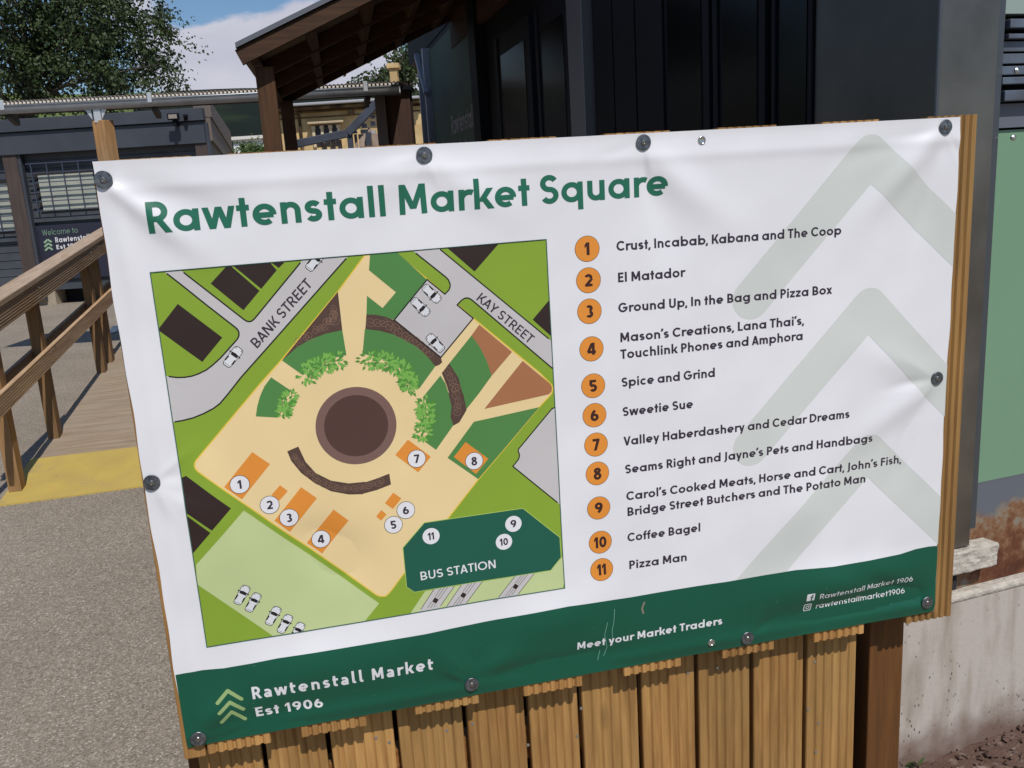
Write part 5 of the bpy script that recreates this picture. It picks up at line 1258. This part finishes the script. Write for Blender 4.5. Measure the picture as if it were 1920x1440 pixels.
for z0_, z1_, o in ((.3, 2.62, .0), (2.64, 3.02, .05), (3.03, 3.30, .08)):
    a, b = ys(-.1), ys(6.0)
    m.add([(a.x + o, a.y, z0_), (b.x + o, b.y, z0_ * .9), (b.x + o, b.y, z1_ - .12), (a.x + o, a.y, z1_), (a.x - .2, a.y, z0_), (b.x - .2, b.y, z0_ * .9), (b.x - .2, b.y, z1_ - .12), (a.x - .2, a.y, z1_)], [(0, 1, 2, 3), (4, 7, 6, 5), (0, 3, 7, 4), (3, 2, 6, 7), (1, 5, 6, 2), (0, 4, 5, 1)])
m.build('side_wall', side_p, cab)

sign = empty('welcome_sign', hd(-7.6, DC - .06, 1.1), 'dark navy welcome sign with white lettering on the boarded cabin', 'sign')
a, z1 = sz(66, 424, DC - .06); _, z0 = sz(80, 520, DC - .06); bS = a + 1.75
m = MB(); hbox(m, a, bS, DC - .075, DC - .055, z0 - .05, z1); m.build('panel', mat('sign_navy', srgb(40, 40, 56), rough=.5), sign, bevel=.004)
DS = DC - .078
def on_sign(x, y): s, z = sz(x, y, DS); return hd(s, DS, z)
nrm = -HEAD
pw = on_sign(80, 442); qw = on_sign(147, 436); hgt = (on_sign(79.5, 433) - pw).length
write_flat('Welcome to', pw, qw, Vector((0, 0, .10)), nrm, .10, mat('sign_sage', srgb(120, 150, 128), rough=.5), 'lettering', sign, track=.03)
p1 = on_sign(104, 455); p2 = p1 + (on_sign(150, 450.5) - p1).normalized() * 1.02
write_flat('Rawtenstall Market', p1, p2, Vector((0, 0, .092)), nrm, .17, INK['paper'], 'lettering', sign, track=.06)
p1 = on_sign(106, 467.5); p2 = p1 + (on_sign(150, 463) - p1).normalized() * .46
write_flat('Est 1906', p1, p2, Vector((0, 0, .075)), nrm, .18, INK['paper'], 'lettering', sign, track=.05)
for k in range(3):
    m = MB(); y = 455.5 + 7.2 * k; x = 83 + 1.0 * k
    A_, B_, C_ = on_sign(x, y), on_sign(x + 6.5, y - 6.3), on_sign(x + 14, y - 1.6); o = Vector(nrm) * .003
    m.bar(A_ + o, B_ + o, .006, .030, (0, 0, 1)); m.bar(B_ + o, C_ + o, .006, .030, (0, 0, 1)); m.build('chevron_emblem', mat('sign_leaf', srgb(150, 180, 150), rough=.5) if k == 0 else bpy.data.materials['sign_leaf'], sign)

fl = empty('floodlight', hd(sz(323, 220, DC - .3)[0], DC - .3, sz(323, 222, DC - .3)[1]), 'small black floodlight fixed to the cabin fascia', 'light')
a, z1 = sz(313, 213, DC - .42); b, z0 = sz(336, 224, DC - .42)
m = MB(); hbox(m, a, b, DC - .44, DC - .38, z0, z1); m.build('housing', dark_frame, fl, bevel=.008)
m = MB(); hbox(m, a + .025, b - .025, DC - .446, DC - .438, z0 + .02, z1 - .02); m.build('lens', mat('lamp_lens', srgb(150, 140, 128), rough=.25), fl)
m = MB(); hbox(m, (a + b) / 2 - .03, (a + b) / 2 + .03, DC - .40, DC - .245, z0 - .10, z0 + .01); m.build('arm', dark_frame, fl)
sn = empty('sensor_box', hd(sz(348, 220, DC - .3)[0], DC - .3, sz(348, 222, DC - .3)[1]), 'little dark sensor box next to the floodlight', 'sensor')
a, z1 = sz(343, 211, DC - .3); b, z0 = sz(352, 227, DC - .3)
m = MB(); hbox(m, a, b, DC - .33, DC - .245, z0 + .06, z1 - .03); m.build('box', dark_frame, sn, bevel=.012)
m = MB(); m.lathe(hd((a + b) / 2, DC - .30, z0 + .06), (0, 0, -1), [(.035, 0), (.03, .03), (.012, .045)], 12); m.build('sensor_eye', glass_dark, sn)

# ================================================================== stone building, white building, chimney
stone = mat('sandstone', srgb(224, 196, 144), rough=.9, col2=srgb(190, 162, 116), scale=1.6, bump=.5, bscale=9, spec=.15)
stone_dark = mat('dark_stone', srgb(62, 52, 42), rough=.95, col2=srgb(130, 108, 80), scale=2.2, stretch=(1, 1, .5), spec=.1)  # darker brown stone for the bands, corbels and drainpipe
slate = mat('roof_slate', srgb(118, 100, 92), rough=.8, col2=srgb(90, 78, 74), scale=5)
DB = 30.0
sb = empty('stone_building', hd(-4.5, DB), 'old sandstone building with a bracketed cornice and triple window beyond the yard', 'building')
sx = lambda x, y: sz(x, y, DB)[0]
sy = lambda x, y: sz(x, y, DB)[1]
L0, L1 = sx(520, 240), sx(790, 200)
mj = MB(); hbox(mj, L0, L1, DB, DB + 8, 0, sy(620, 190)); mj.build('wall', stone, sb)
for y0, y1, out, mt, nm in ((199, 205, .35, stone_dark, 'cornice'), (192.5, 197.5, .55, mat('lead_gutter', srgb(168, 168, 172), rough=.5), 'gutter'), (217, 219, .06, stone_dark, 'string_course'), (206, 209, .16, stone_dark, 'cornice')):
    m = MB(); hbox(m, L0 - .2, L1, DB - out, DB - .002, sy(620, y1), sy(620, y0)); m.build(nm, mt, sb, bevel=.02)
m = MB(); m.add([hd(L0 - .1, DB - .4, sy(620, 192)), hd(L1, DB - .4, sy(620, 192)), hd(L1, DB + 3, sy(620, 176)), hd(L0 - .1, DB + 3, sy(620, 176))], [(0, 1, 2, 3)])
m.build('roof', slate, sb)
for x in (555, 660):
    m = MB(); c = sx(x, 212); hbox(m, c - .07, c + .07, DB - .3, DB - .003, sy(x, 216), sy(x, 206)); m.build('corbel', stone_dark, sb, bevel=.02)
m = MB(); c = sx(562, 220); m.cyl(hd(c, DB - .08, 0), hd(c, DB - .08, sy(562, 206)), .05, n=10); m.build('drainpipe', stone_dark, sb)
a, b = sx(583, 232), sx(643, 232); zh, zl = sy(613, 234), sy(613, 275)
m = MB(); hbox(m, a + .1, b - .1, DB - .012, DB - .003, zl, zh); win = m.build('window', mat('window_dark', srgb(46, 42, 42), rough=.4), sb)
m = MB(); hbox(m, a - .06, b + .06, DB - .30, DB - .003, sy(613, 232.5), sy(613, 228)); m.build('hood_mould', mat('pale_stone', srgb(186, 166, 138), rough=.9), win, bevel=.02)
for x in (589, 605, 621, 636):
    m = MB(); c = sx(x, 245); hbox(m, c - .042, c + .042, DB - .12, DB - .013, zl, zh - .12); hbox(m, c - .060, c + .060, DB - .14, DB - .013, zh - .119, zh - .02); m.build('mullion', mat('window_stone', srgb(214, 196, 164), rough=.8) if 'window_stone' not in bpy.data.materials else bpy.data.materials['window_stone'], win)
m = MB(); c = sx(551, 250); hbox(m, c - .06, c + .06, DB - .1, DB - .003, zl, sy(551, 241)); m.build('mullion', bpy.data.materials['window_stone'], win)
m = MB(); a, zt_ = sz(729, 119, 33); b, _ = sz(743, 119, 33); hbox(m, a, b, 33, 33.5, 3, zt_); m.m = 0; hbox(m, a - .08, b + .08, 32.92, 33.58, zt_ - .16, zt_); m.build('chimney', stone, sb)
wb = empty('white_building', hd(-12, 46), 'low white building behind the bush between cabin and canopy', 'building')
a, z1 = sz(436, 259, 46); b, _ = sz(500, 253, 46)
m = MB(); hbox(m, a, b + 2, 46, 52, 0, z1 - .1); m.build('wall', mat('white_render', (0.72, 0.72, 0.72), rough=.8), wb)
m = MB(); hbox(m, a - .2, b + 2.2, 45.8, 52.2, z1 - .098, z1 + .05); m.build('roof', mat('pale_roof', (0.70, 0.66, 0.60), rough=.8), wb)

# ================================================================== trees and bush
def leaf_mat(name, c1, c2):
    m_, N, L, P = new_mat(name); P.inputs['Roughness'].default_value = .55; P.inputs['Specular IOR Level'].default_value = .35
    t = nd(N, 'ShaderNodeTexCoord'); n = nd(N, 'ShaderNodeTexNoise'); n.inputs['Scale'].default_value = 1.3; n.inputs['Detail'].default_value = 6; L.new(t.outputs['Object'], n.inputs['Vector'])
    r = nd(N, 'ShaderNodeMapRange'); r.inputs['From Min'].default_value = .35; r.inputs['From Max'].default_value = .65; L.new(n.outputs[0], r.inputs['Value'])
    x = nd(N, 'ShaderNodeMix', data_type='RGBA'); x.inputs[6].default_value = (*c1, 1); x.inputs[7].default_value = (*c2, 1); L.new(r.outputs[0], x.inputs[0]); L.new(x.outputs[2], P.inputs['Base Color'])
    return m_
def sprays(mb, c, out, rad, n, size, q):
    """drooping twigs of small leaves hanging from one point"""
    k = max(3, n // 11)
    for _ in range(k):
        d = (Vector((q.gauss(0, 1), q.gauss(0, 1), q.gauss(0, .5))) * .8 + out * .9).normalized(); p = c + Vector((q.gauss(0, .25), q.gauss(0, .25), q.gauss(0, .25))) * rad
        L_ = rad * q.uniform(1.0, 2.2); m_ = max(4, n // k)
        for j in range(m_):
            t = j / m_; b = p + d * L_ * t + Vector((0, 0, -.62 * L_ * t * t)) + Vector((q.gauss(0, 1), q.gauss(0, 1), q.gauss(0, 1))) * size * .45
            e = (d * .5 + Vector((q.uniform(-1, 1), q.uniform(-1, 1), q.uniform(-1.5, .2)))).normalized(); f = e.cross(Vector((q.uniform(-1, 1), q.uniform(-1, 1), q.uniform(-1, 1)))).normalized()
            l = size * q.uniform(.7, 1.25); f = f * l * .32; mb.poly([b, b + e * l * .5 + f, b + e * l, b + e * l * .5 - f])
def leaves(mb, c, rad, n, size, q):
    for _ in range(n):
        d = Vector((q.gauss(0, 1), q.gauss(0, 1), q.gauss(0, 1) * .8)); p = c + d * rad * .5
        e = Vector((q.uniform(-1, 1), q.uniform(-1, 1), q.uniform(-1.2, .4))).normalized(); f = e.cross(Vector((q.uniform(-1, 1), q.uniform(-1, 1), q.uniform(-1, 1)))).normalized()
        l = size * q.uniform(.7, 1.3); f = f * l * .30
        mb.poly([p, p + e * l * .5 + f, p + e * l, p + e * l * .5 - f])
bark = mat('bark', (0.07, 0.055, 0.042), rough=.95, col2=(0.12, 0.10, 0.08), scale=8, stretch=(3, 3, .6), bump=.6, bscale=30)
def tree(name, label, lobes, trunk, clumps, per, size, seed, mt, D, depth, spread):
    """lobes: (px x, px y, px radius, weight) at range D; a trunk with limbs reaching to the clumps"""
    q = random.Random(seed); root = empty(name, trunk, label, 'tree'); cr = MB(); cl = []
    tot = sum(l[3] for l in lobes)
    for x, y, r, w in lobes:
        s, z = sz(x, y, D); R = r * D / F_PX
        for _ in range(max(1, int(clumps * w / tot))):
            d = Vector((q.gauss(0, 1), q.gauss(0, 1), q.gauss(0, 1))).normalized() * (q.random() ** .42)
            c = hd(s + d.x * R, D + d.y * depth, z + d.z * R); cl.append(c)
            (sprays(cr, c, Vector((SIDE[0] * d.x, SIDE[1] * d.x, d.z * .4)), spread * q.uniform(.6, 1.3), int(per * q.uniform(.5, 1.4)), size, q))
    cr.build('crown', mt, root)
    tr = MB(); base = Vector(trunk); cen = sum(cl, Vector()) / len(cl); fork = base.lerp(Vector((cen.x, cen.y, cen.z)), .55)
    tr.cyl(base, fork, .30, .20, 10); tr.cyl(fork, cen + Vector((0, 0, 1.0)), .20, .05, 8)
    for c in cl[::max(1, len(cl) // 46)]:
        a_ = fork.lerp(cen, q.uniform(.1, 1.0)); mid_ = a_.lerp(c, .55) + Vector((q.uniform(-.2, .2), q.uniform(-.2, .2), q.uniform(0, .3)))
        tr.cyl(a_, mid_, .055, .03, 6); tr.cyl(mid_, c, .03, .008, 5)
    tr.build('trunk', bark, root)
    return root
DT = 24.0
tree('tall_tree', 'tall dark green tree with drooping leafy sprays rising behind the cabin', [(40, 40, 130, 7), (150, 10, 110, 5), (215, 60, 85, 4.2), (90, 130, 90, 4.0), (190, 150, 70, 2.6), (-60, 90, 130, 5), (-40, -120, 170, 5), (130, -130, 150, 5), (262, 130, 46, 1.1), (285, 20, 26, .55), (297, 70, 16, .25), (325, 150, 30, .5), (352, 158, 18, .16)],
     hd(sz(-90, 100, DT)[0], DT + .8, 0), 500, 98, .098, 11, leaf_mat('tree_leaf', (0.026, 0.046, 0.015), (0.052, 0.074, 0.022)), DT, 1.9, .36)
tree('garden_tree', 'small tree with thin leafy branches beside the stone chimney', [(755, 130, 34, 4), (725, 148, 16, 1.3), (700, 150, 16, .8), (684, 146, 11, .7), (770, 105, 25, 2)],
     hd(sz(740, 200, 35)[0], 35, 0), 120, 24, .16, 12, leaf_mat('garden_leaf', (0.030, 0.050, 0.018), (0.055, 0.085, 0.028)), 35, 1.0, .40)
bs = empty('bush', hd(sz(478, 270, 28)[0], 28), 'rounded green bush in front of the low white building', 'bush')
m = MB(); q = random.Random(4)
for k in range(60):
    x, y = 478 + q.gauss(0, 12), 278 + q.gauss(0, 7); s, z = sz(x, y, 28); leaves(m, hd(s, 28 + q.gauss(0, .4), z - .15), .28, 26, .10, q)
m.build('foliage', leaf_mat('bush_leaf', (0.05, 0.085, 0.022), (0.08, 0.13, 0.035)), bs)
m = MB(); c = hd(sz(478, 290, 28)[0], 28); 
for k in range(5): m.cyl(c, c + Vector((q.uniform(-.5, .5), q.uniform(-.4, .4), 2.9)), .05, .02, 6)
m.build('stem', bark, bs)
sc = at_z(213, 624, 0.01); m = MB()
m.add([(sc[0] - .06, sc[1], .01), (sc[0] + .05, sc[1] - .02, .03), (sc[0] + .07, sc[1] + .08, .09), (sc[0] - .05, sc[1] + .10, .06), (sc[0], sc[1] + .02, .10)], [(0, 1, 4), (1, 2, 4), (2, 3, 4), (3, 0, 4)])
tag(m.build('paper_scrap', mat('litter_white', (0.7, 0.68, 0.65), rough=.7)), 'crumpled white paper scrap on the tarmac beyond the handrail', 'litter')
